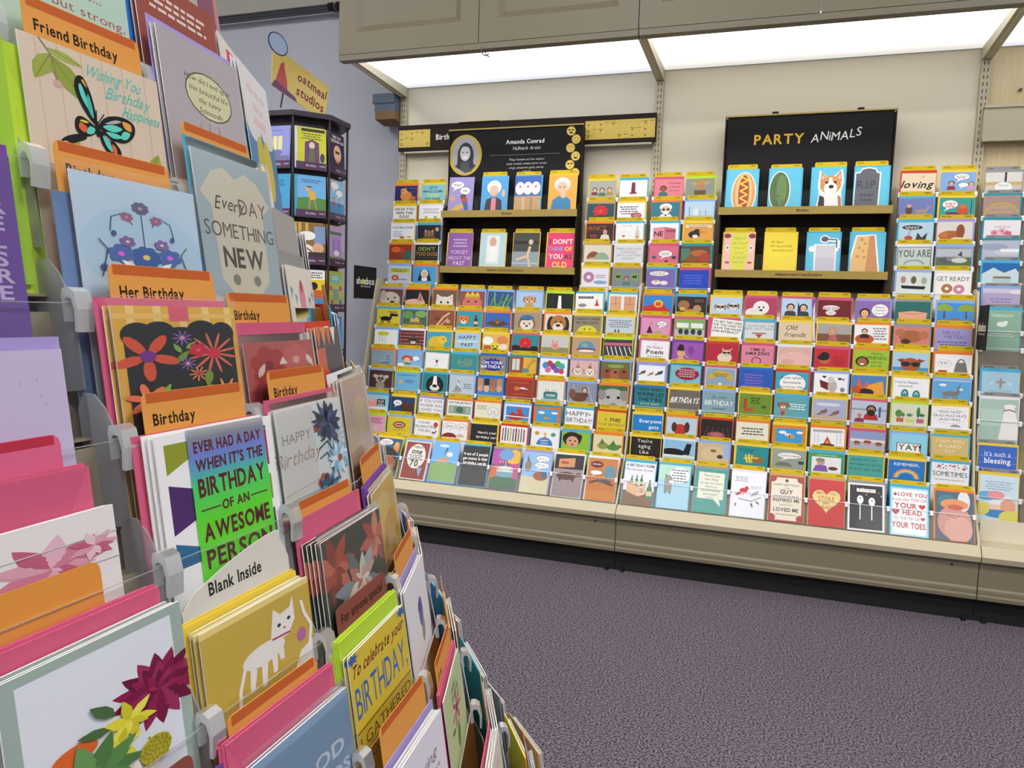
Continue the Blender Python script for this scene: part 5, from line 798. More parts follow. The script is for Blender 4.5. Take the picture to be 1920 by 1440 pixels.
# dark slanted leaflet slipped between two pockets of the top sloping row
b, u, n = base_of(ROWS[0])
m = MB(); m.box(-.006, .006, 0, .17, -.0006, 0, C('8a4a9a')); m.poly([(-.003, .01, .0001), (.004, .01, .0001), (.004, .16, .0001), (-.003, .13, .0001)], C('d8d4e6'))
lf = m.build('paper_leaflet', M_PAPER); lf.matrix_world = frame_mat(Vector((W + .003 + 5 * (W - .013) / 9, b.y, b.z)) + n * .0072, (RX * .995 + u * .06).normalized(), (u * .995 - RX * .06).normalized(), n)
tag(lf, 'narrow purple and white leaflet wedged between two cards', 'leaflet')

# ------------------------------------------------------------------ header displays on the two bays
def lettering(parent, txt, cx, cz, size, c, y, bold=1, shear=0.0, xs=0.95, maxw=None, jit=0.0, name='lettering', rise=0.0, track=.09):
    m = MB()
    for f in text_geo(txt, size, bold, shear, xs, maxw, jit, track): m.poly([(cx + px, y, cz + py + rise * px) for px, py in f], C(c))
    return m.build(name, M_PRINT, parent)
def header_display(x0, x1, label, specs):
    d = empty('header_display', (x0, -.12, 1.105)); tag(d, label, 'display unit', 'black header displays')
    w = x1 - x0; top = .695; H = Vector((x0, -.12, 1.105))
    boxobj('back_board', M_BROWN, d, 0, w, .070, .076, 0, top)
    for x in (0, w):
        m = MB(); m.prism_x([(0, 0), (-.012, .08), (-.012, .34), (.035, .36), (.035, top - .005), (.076, top - .005), (.076, 0)][::-1], x - .003, x + .003); m.build('side_panel', M_BROWN, d)
    boxobj('sign_board', M_BLACK, d, .006, w - .006, .040, .046, .345, top)
    m = MB(); m.box(-.004, w + .004, .034, .05, top, top + .006); m.build('top_channel', M_GOLD, d)
    for x in (w * .3, w * .8):
        m = MB(); m.box(x - .012, x + .012, .034, .048, top + .006, top + .014); m.build('hanger', M_BLACK, d)
    for zz, txt in ((.315, 'Birthday'), (.065, 'Hallmark Gold Crown Exclusive')):
        m = MB(); m.box(.0, w, -.024, .070, zz, zz + .004); s = m.build('shelf', M_BROWN, d)
        m = MB(); m.prism_x([(-.026, zz - .018), (-.030, zz + .012), (-.024, zz + .012), (-.020, zz - .018)][::-1], -.006, w + .006); m.build('shelf_lip', M_GOLD, s)
        lettering(s, txt, w / 2, zz - .003, .0085, '3a2c10', -.0287, name='shelf_print')
        boxobj('acrylic_front', M_CLEAR, d, .004, w - .004, -.0225, -.0213, zz + .004, zz + .075)
        for k in range(3):
            xx = w * (k + 1) / 4; m = MB(); m.box(xx - .001, xx + .001, -.021, .03, zz + .004, zz + .06); m.build('acrylic_divider', M_CLEAR, d)
    for s, zz in zip(specs, (.319, .069)):
        lines = [l for l in s.strip().split('\n') if l.strip()]
        for c, spec in enumerate(lines):
            a = math.radians(7); u = UZ * math.cos(a) + Vector((0, 1, 0)) * math.sin(a); n = NY * math.cos(a) + UZ * math.sin(a)
            o = H + Vector((w * (c + .5) / 4 + (.008 if c else 0), -.012, zz + .0005))
            pocket(o, RX, u, n, spec, w=.121, h=.158, tabh=.180, env_over=.006, tabw=.116, tabc='d2b61c' if spec.split(';')[1] else None)
    return d
hdL = header_display(.278, .905, 'black header display with artist portrait and eight cards', HEADER_L)
hdR = header_display(1.508, 2.136, 'black header display reading party animals with eight cards', HEADER_R)
# printed portrait sign (left)
Ys = .0396
m = MB(); A = []
def disc(cx, cz, rx, rz, c, lay, n=28): m.poly([(cx + rx * math.cos(2 * math.pi * i / n), Ys - .0001 * lay, cz + rz * math.sin(2 * math.pi * i / n)) for i in range(n)], C(c))
px, pz = .078, .585
disc(px, pz, .082, .092, 'c9a93c', 1); disc(px, pz, .066, .082, 'a9a9ac', 2); disc(px + .002, pz - .004, .040, .060, '2c2a2c', 3)
def spoly(pts, c, lay): m.poly([(px + x, Ys - .0001 * lay, pz + z) for x, z in pts], C(c))
spoly([(-.052, -.05), (-.03, -.062), (0, -.08), (.03, -.074), (.055, -.048), (.03, -.03), (-.03, -.03)], '4a4a4e', 4)
spoly([(-.04, -.055), (-.036, .02), (-.02, .02), (-.022, -.06)], '2c2a2c', 5); spoly([(.022, -.06), (.02, .02), (.038, .02), (.042, -.055)], '2c2a2c', 5)
disc(px, pz + .008, .025, .034, 'd4d2d0', 6); spoly([(-.026, .03), (-.012, .05), (.014, .05), (.028, .03), (.02, .036), (-.016, .04)], '2c2a2c', 7)
disc(px - .010, pz + .012, .004, .003, '222', 7, 10); disc(px + .010, pz + .012, .004, .003, '222', 7, 10); disc(px, pz - .010, .012, .005, 'f4f4f4', 7, 12)
m.build('portrait', M_PRINT, hdL)
lettering(hdL, 'Amanda Conrad', .365, .636, .0175, 'W', Ys - .0006, maxw=.2); lettering(hdL, 'Hallmark Artist', .375, .607, .0145, 'e6e6e6', Ys - .0006, 0, .2, maxw=.15, jit=.04)
m = MB(); m.box(.2, .53, Ys - .0008, Ys - .0002, .578, .5795, C('8a8a8a')); m.build('printed_rule', M_PRINT, hdL)
for i, tx in enumerate(("Things Amanda can't live without:", "corgis, caramels, coupons, horror movies,", "corgis, amusement parks, and oh,", "CORGIS!")):
    lettering(hdL, tx, .375, .558 - i * .018, .0085, 'd6d6d6', Ys - .0006, 0, .2, maxw=.19, jit=.05)
def emoji(mb, cx, cz, r, y, k):
    def dd(x, z, rx, rz, c, l, n=14): mb.poly([(x + rx * math.cos(2 * math.pi * i / n), y - .00008 * l, z + rz * math.sin(2 * math.pi * i / n)) for i in range(n)], C(c))
    dd(cx, cz, r, r, '8a6f1c', 1); dd(cx, cz, r * .93, r * .93, 'e6c65a', 2)
    if k % 4 == 0: dd(cx - r * .35, cz + r * .2, r * .28, r * .16, 'k', 3, 8); dd(cx + r * .35, cz + r * .2, r * .28, r * .16, 'k', 3, 8)
    else: dd(cx - r * .35, cz + r * .2, r * .1, r * .14, '5a4410', 3, 8); dd(cx + r * .35, cz + r * .2, r * .1, r * .14, '5a4410', 3, 8)
    if k % 3 == 0: dd(cx, cz - r * .35, r * .42, r * .2, '2a2010', 3, 8)
    else: mb.poly([(cx - r * .4, y - .0003, cz - r * .3), (cx, y - .0003, cz - r * .5), (cx + r * .4, y - .0003, cz - r * .3), (cx, y - .0003, cz - r * .4)], C('6a5210'))
m = MB()
for i in range(7): emoji(m, .588 + (.012 if i % 2 else -.012), .672 - i * .036, .021, Ys - .0003, i)
m.build('face_icons', M_PRINT, hdL)
# party sign lettering (right)
lettering(hdR, 'PARTY', .208, .602, .037, 'e6b52c', Ys - .0006, maxw=.19, xs=1.1)
lettering(hdR, 'ANiMALS', .42, .610, .032, 'W', Ys - .0006, 0, .12, maxw=.215, jit=.12, rise=.06)

# ------------------------------------------------------------------ printed sign band behind the left header display
band = empty('sign_band', (0, -.03, 1.73)); tag(band, 'dark sign strip with yellow smiley squares above the left cards', 'sign')
boxobj('strip', M_BROWN, band, -.012, W - .004, -.004, .012, 0, .118)
boxobj('ticket_rail', M_CREAM, band, .02, W - .02, -.006, .012, -.012, -.004)
for a, b_ in ((-.008, .155), (.905, W - .008)):
    m = MB(); m.box(a, b_, -.0052, -.0042, .016, .096, C('e2c860'))
    nx = max(3, int((b_ - a) / .026))
    for i in range(nx):
        for j in range(3): emoji(m, a + (i + .5) * (b_ - a) / nx, .031 + j * .026, .0122, -.0054, (i * 5 + j * 3) % 13)
    m.build('smiley_panel', M_PRINT, band)
lettering(band, 'Birthday', .245, .058, .024, 'W', -.0046, maxw=.12)
m = MB(); m.box(.3, .5, -.01, .012, .119, .121, C('d9c060')); m.build('paper_strip', M_PRINT, band)

# square black flag signs at both ends of the sloping tiers
def flag(x, y0, y1, z0, z1, side, label, par=None):
    f = empty('flag_sign', (x, y1, z0)); tag(f, label, 'sign', 'black flag signs')
    m = MB(); m.box(-.0015, .0015, y0 - y1, 0, 0, z1 - z0); m.build('board', M_BLACK, f)
    m = MB(); m.box(-.004, .004, -.012, .004, (z1 - z0) * .5, (z1 - z0) * .5 + .03); m.build('mount', M_CLEAR, f)
    mb = MB(); mb2 = MB()
    for mm, txt, sz, cz, c in ((mb, 'shoebox', .030, .08, 'W'), (mb2, 'the birthday people', .007, .056, 'cfcfcf')):
        g = text_geo(txt, sz, 1, 0, .95, (y1 - y0) * .82)
        for q in g:
            pts = [(side * .0018, (y0 - y1) / 2 + (px if side > 0 else -px), cz + py) for px, py in q]
            mm.poly(pts, C(c))
        mm.build('lettering', M_PRINT, f)
    m = MB(); yy = (y0 - y1) / 2 - side * .025
    m.poly([(side * .0024, yy + .012 * math.cos(t), .077 + .012 * math.sin(t)) for t in [i * math.pi / 8 for i in range(16)]], C('b8d030')); m.build('smile_dot', M_PRINT, f)
flag(-.02, -.41, -.215, 1.02, 1.165, 1, 'black square sign with white lettering beside the left end of the tiers')
flag(2 * W - .006, -.40, -.27, .905, 1.06, -1, 'black sign seen edge-on at the joint of the right bays')
# timber bracket at the side of the fixture
bk = empty('timber_bracket', (-.09, -.03, 1.865)); tag(bk, 'blue-topped wooden block fixed beside the left upright', 'bracket')
boxobj('cap', M_BLUEB, bk, -.045, .07, -.04, .06, .085, .128); boxobj('neck', M_BLUEB, bk, -.036, .07, -.034, .06, .05, .085); m = MB(); m.prism_x([(-.03, 0.012), (-.034, .05), (.06, .05), (.06, 0)][::-1], -.034, .07); m.build('block', M_WOODB, bk)

# ------------------------------------------------------------------ lit canopy with panelled valance doors
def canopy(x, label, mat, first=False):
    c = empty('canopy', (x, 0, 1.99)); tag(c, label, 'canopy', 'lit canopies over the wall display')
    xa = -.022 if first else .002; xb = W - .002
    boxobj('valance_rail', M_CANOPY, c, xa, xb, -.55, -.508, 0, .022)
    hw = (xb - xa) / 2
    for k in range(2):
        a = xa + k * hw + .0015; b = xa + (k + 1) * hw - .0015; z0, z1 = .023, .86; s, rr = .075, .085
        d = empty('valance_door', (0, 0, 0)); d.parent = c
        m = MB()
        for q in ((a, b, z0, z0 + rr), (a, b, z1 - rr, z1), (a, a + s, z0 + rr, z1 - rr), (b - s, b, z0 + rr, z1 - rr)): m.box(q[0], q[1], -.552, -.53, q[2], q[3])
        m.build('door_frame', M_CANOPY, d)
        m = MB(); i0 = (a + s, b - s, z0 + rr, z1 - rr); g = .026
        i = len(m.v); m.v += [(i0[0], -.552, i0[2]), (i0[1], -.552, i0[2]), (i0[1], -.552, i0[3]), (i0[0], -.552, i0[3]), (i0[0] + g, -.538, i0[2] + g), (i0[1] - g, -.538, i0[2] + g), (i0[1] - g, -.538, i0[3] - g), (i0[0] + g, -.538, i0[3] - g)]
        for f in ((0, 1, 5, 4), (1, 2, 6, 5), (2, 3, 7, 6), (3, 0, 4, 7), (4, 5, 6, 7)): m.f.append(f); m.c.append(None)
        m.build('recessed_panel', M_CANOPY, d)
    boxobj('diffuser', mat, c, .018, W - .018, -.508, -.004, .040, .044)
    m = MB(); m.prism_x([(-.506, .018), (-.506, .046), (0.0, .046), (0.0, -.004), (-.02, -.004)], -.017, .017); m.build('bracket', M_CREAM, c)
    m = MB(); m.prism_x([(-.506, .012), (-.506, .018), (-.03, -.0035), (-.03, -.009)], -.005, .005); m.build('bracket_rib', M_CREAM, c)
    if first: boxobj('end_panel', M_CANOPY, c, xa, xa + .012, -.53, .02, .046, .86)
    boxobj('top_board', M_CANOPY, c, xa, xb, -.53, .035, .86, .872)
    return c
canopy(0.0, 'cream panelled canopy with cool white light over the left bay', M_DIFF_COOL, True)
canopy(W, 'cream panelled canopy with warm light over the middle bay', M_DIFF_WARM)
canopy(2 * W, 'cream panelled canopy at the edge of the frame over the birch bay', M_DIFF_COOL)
hk = MB(); tube(hk, [(.612, -.553, 1.995), (.614, -.556, 1.975), (.620, -.552, 1.966), (.632, -.550, 1.964), (.642, -.550, 1.970)], .0022, 6); tube(hk, [(.618, -.545, 1.988), (.628, -.54, 1.968), (.64, -.538, 1.962)], .002, 6)
tag(hk.build('wire_hook', M_CHROME), 'small bent wire hook hanging under the valance joint', 'hook')
# ------------------------------------------------------------------ foreground gondola with a rounded end (runs away from the camera, faces the aisle)
GXC, GY0, GYS = 0.78, -2.87, -3.146
GLEAN = math.radians(8.5); GU = (-math.sin(GLEAN), math.cos(GLEAN)); GN = (math.cos(GLEAN), math.sin(GLEAN))
GROW = {-3: (1.152, 1.452), -2: (1.187, 1.357), -1: (1.222, 1.262), 0: (1.257, 1.167), 1: (1.293, 1.072), 2: (1.331, .983), 3: (1.366, .902), 4: (1.400, .800), 5: (1.437, .705), 6: (1.480, .610), 7: (1.530, .515), 8: (1.585, .420), 9: (1.64, .330)}
GH = 0.178
def gangle(s, X): return 0.0 if s <= GY0 else (s - GY0) / (X - GXC)
def gframe(s, row, facet=True):
    X, z = GROW[row]; a = gangle(s, X); rr = X - GXC
    if facet and s > GY0: rr *= math.cos(.0675 / rr)
    p = Vector((X, s, z)) if s <= GY0 else Vector((GXC + rr * math.cos(a), GY0 + rr * math.sin(a), z))
    nh = Vector((math.cos(a), math.sin(a), 0)); r = Vector((-math.sin(a), math.cos(a), 0))
    u = UZ * math.cos(GLEAN) - nh * math.sin(GLEAN); n = nh * math.cos(GLEAN) + UZ * math.sin(GLEAN)
    return p - u * GH, r, u, n
def path_row(X, z, XR):
    return [(X, GYS, z), (X, GY0, z)] + [(GXC + (X - GXC) * math.cos(k * .135 / (XR - GXC)), GY0 + (X - GXC) * math.sin(k * .135 / (XR - GXC)), z) for k in range(1, 9) if k * .135 / (XR - GXC) < 2.6]
def path_pts(X, z, amax=150):
    out = [(X, GYS, z), (X, GY0, z)]; rr = X - GXC
    return out + [(GXC + rr * math.cos(math.radians(a)), GY0 + rr * math.sin(math.radians(a)), z) for a in range(10, amax + 1, 10)]
def sweep(mb, prof, XR=None):
    L = [path_row(X, z, XR) if XR else path_pts(X, z) for X, z in prof]; n = len(prof); m_ = len(L[0]); b = len(mb.v)
    for j in range(m_): mb.v += [L[k][j] for k in range(n)]
    for j in range(m_ - 1):
        for k in range(n):
            q = (k + 1) % n; mb.f.append((b + j * n + k, b + (j + 1) * n + k, b + (j + 1) * n + q, b + j * n + q)); mb.c.append(None)
    mb.f.append(tuple(b + k for k in range(n))); mb.c.append(None); mb.f.append(tuple(b + (m_ - 1) * n + n - 1 - k for k in range(n))); mb.c.append(None)
gon = empty('card_gondola', (0, 0, 0)); tag(gon, 'tiered round-ended card gondola filling the near side of the aisle', 'gondola')
def growpt(row, a, c):
    X, z = GROW[row]; bx, bz = X - GU[0] * GH, z - GU[1] * GH
    return (bx + GU[0] * a + GN[0] * c, bz + GU[1] * a + GN[1] * c)
m = MB(); sweep(m, [(GXC + .03, .10), (1.50, .10), (1.50, .155), (1.05, 1.50), (GXC + .03, 1.50)]); m.build('core', M_GTIER, gon)
m = MB(); sweep(m, [(GXC + .03, 0.0), (1.60, 0.0), (1.60, .09), (GXC + .03, .09)]); m.build('kick_plate', M_KICK, gon)
m = MB(); sweep(m, [(1.50, .09), (1.655, .09), (1.665, .13), (1.655, .152), (1.50, .152)]); m.build('deck', M_CREAM, gon)
for row in GROW:
    m = MB(); sweep(m, [growpt(row, .085, -.019), growpt(row, .085, -.0178), growpt(row, -.002, -.0178), growpt(row, -.002, .004), growpt(row, -.004, .004), growpt(row, -.004, -.019)], GROW[row][0]); m.build('tier', M_GTIER, gon)
    m = MB(); sweep(m, [growpt(row, -.004, .0045), growpt(row, .088, .0045), growpt(row, .088, .0056), growpt(row, -.004, .0056)], GROW[row][0]); lp = m.build('front_lip', M_CLEAR, gon)
    m = MB(); sweep(m, [growpt(row, .088, .0046), growpt(row, .0886, .0046), growpt(row, .0886, .0055), growpt(row, .088, .0055)], GROW[row][0]); m.build('lip_edge', M_FROST, lp)
    for c in range(0, 7):
        s = -3.005 + .135 * (c - 0) - .0 if c else -3.005
        b, r, u, n = gframe(s, row, False)
        if gangle(s, GROW[row][0]) > 1.3 or (c >= 2 and row < 4): continue
        m = MB(); outl = [(-.028, .03), (-.028, .112), (-.022, .122), (-.013, .120), (-.005, .110), (.001, .095), (.0036, .080), (.0042, .066), (.0042, .03)]
        if c > 1: outl = [(-.010, .0), (-.010, .088), (-.004, .096), (.001, .090), (.0036, .078), (.0042, .066), (.0042, 0)]
        m.prism([(x, y) for x, y in outl], -.0007, .0007)
        o = m.build('divider_fin', M_FROST, gon); o.matrix_world = frame_mat(b, n, u, -r)
        m = MB(); k0 = [(.0012, .076), (.0012, .094), (.003, .0985), (.008, .0985), (.0125, .095), (.014, .083), (.0118, .068), (.0095, .069), (.0112, .083), (.0095, .091), (.006, .0925), (.0035, .090), (.0034, .076)]
        m.prism(k0, -.0065, .0065); o = m.build('clip', M_CLIP, gon); o.matrix_world = frame_mat(b + n * (.0035 if s > GY0 + .01 else 0), n, u, -r)
m = MB(); m.box(GXC + .03, 1.10, GYS - .012, GYS - .0005, .09, 1.5); m.prism([(0, 0)] * 0 + [(1.10, GYS - .012), (1.12, GYS - .012), (1.12, GYS - .001), (1.10, GYS - .001)], .09, 1.3); m.build('end_panel', M_CREAM, gon)

def sleeve(parent, w, h, t=.0024):
    m = MB(); m.box(-w / 2 - .0015, w / 2 + .0015, -.0002, h + .007, -t, .0012); return m.build('clear_sleeve', M_CELLO, parent)
OTAB, OTOP = 'dd9a4c', 'c1602c'
def gitem(colm, row, desc, bg, art, env='', tab=None, w=.124, h=.174, ds=0.0, dz=0.0, copies=0, cello=False, rot=0.0, fan=.0042, body=None, envn=1, envdz=.012, envds=0.0, tabdz=.036, tabds=0.0, tabw=.104, label_tail='greeting card on the near gondola', dn=0.0, ky=.56):
    s = -3.0725 + .135 * colm
    b, r, u, n = gframe(s, row); b = b + n * dn
    a = rot; r2 = r * math.cos(a) + u * math.sin(a); u2 = u * math.cos(a) - r * math.sin(a)
    if dz + GH - h < 0: h = GH + dz
    lift = dz + (GH - h) + .0004; o = None
    step = min(.0028, .0116 / max(copies, 1)); es = min(.00115, .006 / max(envn, 1))
    base = b + r * ds + u * lift
    o = add_card(desc, bg, art, w, h, frame_mat(base, r2, u2, n), desc + ' ' + label_tail, 'cards on the near gondola', ky)
    if cello: sleeve(o, w, h)
    off = .0034 if cello else .0028
    for i in range(copies):
        q = frame_mat(base - n * (off + step * i) - r * (.0022 + .0022 * i if fan > .004 else .002) + u * (.0015 * (i % 2)), r2, u2, n)
        c = link('greeting_card', o.data, None, q); tag(c, ORD[i] + 'spare copy behind the ' + desc + ' card' if copies > 1 else 'spare copy behind the ' + desc + ' card', 'greeting card', 'spare cards on the near gondola')
        p = link('printed_front', [k for k in o.children if k.name.startswith('printed_front')][0].data, c); p.location = (0, 0, .00006)
    off += step * copies + .0004
    for i in range(envn if env else 0):
        e = link('envelope', envelope_mesh(w + .004, h - .004, env), None, frame_mat(base + u * (envdz + .002 * (i % 2)) + r * (envds - .002 * i) - n * (off + es * i), r, u, n))
        tag(e, (ORD[i] if envn > 1 else '') + (ENVNAME.get(env) or 'pale') + ' envelope behind the ' + desc + ' card', 'envelope', 'envelopes on the near gondola')
    off += es * max(envn, 1)
    if tab:
        txt, tc, tt, strip = tab
        t = link('divider_tab', tab_mesh(tabw, h, tc, tt, txt, '', .0078, strip), None, frame_mat(base + u * tabdz + r * tabds - n * (off + .0002), r, u, n))
        nm = {OTAB: 'orange', 'W': 'white', '8a4a40': 'brick red', 'd9648a': 'pink', 'a8a4a0': 'grey'}.get(tc, 'orange')
        tag(t, nm + ' section tab behind the ' + desc + ' card', 'divider tab', 'section tabs on the near gondola')
    return o
ORD = ['first ', 'second ', 'third ', 'fourth ', 'fifth ']
def OT(txt): return (txt, OTAB, OTOP, .0075)

BK = '17161a'
BUTTERFLY = "leaf .2 .12 .34 112 9aa84a|l 7a8638 .008 .2 .12 .08 .42|leaf .18 .08 .24 18 a4b052|l 7a8638 .008 .18 .08 .4 .15|leaf .2 .14 .46 64 8fa040|l 7a8638 .008 .2 .14 .39 .52|l 8a7f60 .012 .12 -.02 .2 .14 .22 .4|e .22 .42 .03 .04 c9a8a0|leaf .26 1.16 .24 -80 9aa84a|leaf .86 1.14 .26 -74 9aa84a|l 7a8638 .008 .86 1.12 .92 .92|" \
 "s@.42 .64 .16 .13 4fc4b4 Wishing You|s@.34 .74 .34 .13 4fc4b4 Birthday|s@.3 .83 .5 .12 4fc4b4 Happiness|" \
 "c 17161a .45 .74 .38 .62 .33 .42 .35 .28 .40 .26 .44 .4 .46 .6|c 17161a .47 .74 .54 .62 .66 .57 .75 .62 .74 .75 .66 .86 .56 .86 .5 .8|c 17161a .44 .76 .36 .69 .31 .73 .30 .84 .34 .9 .40 .88 .45 .82|c 17161a .34 .88 .24 .94 .19 1.01 .22 1.06 .28 1.0 .37 .92|e .225 1.02 .02 .022 c9b6a0|c 17161a .47 .8 .48 .94 .54 1.06 .59 1.08 .62 .98 .58 .88 .52 .82|l 17161a .025 .59 1.06 .61 1.2|e .612 1.21 .022 .03 17161a|" \
 "c 5fd4c4 .425 .62 .375 .5 .36 .38 .375 .34 .4 .44|c 48b8b4 .44 .68 .41 .6 .41 .46 .425 .44 .44 .56|c d9a04a .4 .34 .385 .3 .4 .29 .42 .36|c 5fd4c4 .5 .74 .58 .69 .65 .71 .58 .77|c 5fd4c4 .52 .79 .6 .78 .64 .81 .57 .84|c e0a04a .66 .62 .72 .63 .72 .71 .67 .69|c 5fd4c4 .66 .73 .71 .74 .67 .82 .63 .81|c b8b0b8 .52 .7 .6 .63 .65 .63 .58 .68|c d9683a .34 .76 .325 .82 .36 .86 .385 .8|c 5fd4c4 .4 .78 .375 .86 .42 .85 .44 .79|c d9c04a .36 .725 .335 .745 .375 .755 .4 .735|c 5fd4c4 .49 .84 .51 .95 .55 1.0 .54 .9|c d9683a .555 .91 .585 .95 .58 1.02 .555 .99|c a890b0 .5 .83 .53 .85 .55 .89 .52 .87|e .457 .78 .018 .09 17161a|l 17161a .008 .465 .72 .52 .6|l 17161a .008 .455 .72 .465 .58"
def rings(cx, cy, R, ns, cols, tw=0.0):
    s = ''
    for k, n in enumerate(ns):
        for i in range(n): s += 'leaf %.3f %.3f %.3f %.0f %s|' % (cx, cy, R * (1 - .24 * k), 360 * i / n + k * 17 + tw, cols[(k + i) % len(cols)])
    return s
def ball(cx, cy, r, c, d):
    s = 'e %.2f %.2f %.2f %.2f %s|' % (cx, cy, r, r * 1.1, c)
    for i in range(40):
        a_ = i * 2.4; q = r * .92 * math.sqrt(i / 40.0); s += 'e %.3f %.3f .009 .011 %s|' % (cx + q * math.cos(a_), cy + q * 1.1 * math.sin(a_), d)
    return s
TODAY = "r 0 .0 1 1.4 e0b04a|r .1 0 .06 1.4 ecd08a|r .3 0 .06 1.4 ecd08a|r .5 0 .06 1.4 ecd08a|r .7 0 .06 1.4 ecd08a|r .9 0 .06 1.4 ecd08a|r 0 .08 1 .05 e8c470|r .42 0 .16 .16 d9647a|e .17 .3 .13 .13 20262a|e .33 .26 .12 .1 20262a|e .68 .26 .13 .11 20262a|e .86 .3 .11 .13 20262a|e .5 .3 .14 .08 20262a|r .06 .28 .9 1.12 20262a|" \
 "flower .22 .52 .24 d9583a 7a2f90 5 .2|flower .76 .52 .22 e0705a d8304a 12 .06|flower .5 .34 .08 8a6ab0 d9b 9 .1|leaf .44 .6 .16 -50 6f9a3c|leaf .48 .5 .12 -120 7fae4a|leaf .52 .46 .12 -40 7fae4a|flower .52 .62 .07 8a6ab0 d9b 9 .1|flower .62 .48 .08 c8284a e05a7a 5|flower .6 .74 .08 e08a5a d05 9 .1|leaf .7 .7 .2 100 7f9a3c|flower .18 .96 .16 e07a5a d05 6 .2|leaf .3 .92 .12 -60 7fae4a|flower .82 .98 .16 e0905a d05 9 .08|t .46 1.0 .13 b8c0c0 Today is"
SUCC = "bord .075 9fb0aa|r .075 .075 .85 1.9 dfe4ee|" + rings(.80, .62, .30, (16, 14, 12, 9), ('7a1240', '8f1c4e', '6a1038', '9a2a5a')) + "e .30 .74 .12 .07 d9682c|" + ball(.12, .92, .14, 'b0a82c', '8a8420') \
 + rings(.60, .72, .17, (6, 5), ('e0d83c', 'd0c62c', 'e8e25a'), 20) + rings(.52, .88, .14, (6, 4), ('e0d83c', 'c9be2a', 'e8e25a'), 50) + "leaf .52 .62 .2 -130 4a6a3c|leaf .48 .7 .18 -160 4a6a3c|" + rings(.36, .98, .30, (10, 9, 8, 6), ('4f7a44', '5a8a4c', '3f6638', '6a9a5a'), 8) + ball(.72, 1.06, .10, 'b8ae2c', '948c20') \
 + rings(.56, 1.26, .22, (8, 7, 6), ('e8dcd0', 'd9c6b8', 'f0e8de'), 10) + ball(.06, 1.26, .1, 'a8b030', '868c22') + rings(.2, 1.36, .2, (7, 5), ('4f7a44', '5f8f50'), 0)
CATS = "r 0 0 1 .06 e6d080|e .5 .5 .2 .1 e8e4e0|p e8e4e0 .36 .56 .34 .78 .38 .78 .42 .6|p e8e4e0 .46 .6 .45 .8 .49 .8 .52 .6|p e8e4e0 .56 .58 .56 .74 .6 .74 .62 .54|p e8e4e0 .62 .54 .64 .66 .68 .66 .68 .5|p e8e4e0 .56 .46 .6 .24 .62 .14 .68 .22 .78 .2 .82 .1 .82 .34 .74 .46|l e8e4e0 .03 .32 .52 .26 .7 .24 .9 .2 1.0 .16 .98|e .66 .32 .018 .018 333|e .76 .3 .018 .018 333|e .71 .37 .012 .01 a55|l b05060 .02 .58 .42 .76 .44|e .87 .54 .05 .07 b06aa0|p e8e4e0 .84 .7 1 .64 1 .96 .7 1.0|l e8e4e0 .03 .94 .7 .98 .5 .92 .34 .9 .2|e .4 1.16 .1 .1 5a86a8"
TRI = "p 8f9a2c .06 .1 .5 .1 .06 .4|p a83046 .94 .14 .94 .56 .4 .34|p 4a2a6a .06 .5 .56 .74 .06 1.0|p 8f9a2c .94 .66 .94 .96 .5 .8|p 2a6a94 .06 1.08 .5 1.34 .06 1.34|p 4a2a6a .94 1.06 .94 1.34 .56 1.34|p 2a6a94 .6 .1 .94 .1 .94 .14"
CELLOFL = "e .5 .8 .5 .5 b4d0e4|flower .5 .3 .07 6a6a8a c9a 8|l 4a5a7a .01 .5 .36 .5 1.2|l 4a5a7a .01 .42 .5 .36 .38 .26 .44 .24 .6|l 4a5a7a .01 .58 .5 .64 .38 .74 .44 .76 .6|flower .38 .42 .05 a06a8a c9a|flower .62 .42 .05 a06a8a c9a|flower .5 .86 .12 3f62a8 e6d07a 9|flower .3 .84 .1 5070b0 e6e|flower .7 .84 .1 5070b0 e6e|flower .36 .7 .06 8a6aa8 ddd|flower .64 .7 .06 8a6aa8 ddd|l 3a4a6a .01 .14 1.1 .2 .8 .14 .7|l 3a4a6a .01 .86 1.1 .8 .8 .86 .7|leaf .4 1.0 .14 -140 f0f0f0|leaf .6 1.0 .14 -40 f0f0f0|e .16 1.0 .03 .04 4a5a9a|e .84 1.0 .03 .04 4a5a9a|e .26 .62 .02 .03 4a5a9a|e .74 .62 .02 .03 4a5a9a"
ONESIE = "p d8d2c0 .2 .16 .36 .1 .5 .18 .64 .1 .8 .16 .96 .36 .84 .46 .82 1.1 .6 1.3 .4 1.3 .18 1.1 .16 .46 .04 .36|s .4 .42 .12 3a3632 Every|t .7 .42 .14 7a5a50 DAY|t .5 .66 .13 5a564e SOMETHING|b .5 .9 .17 4a4640 NEW|e .36 1.1 .05 .05 8a8476|e .64 1.1 .05 .05 8a8476"
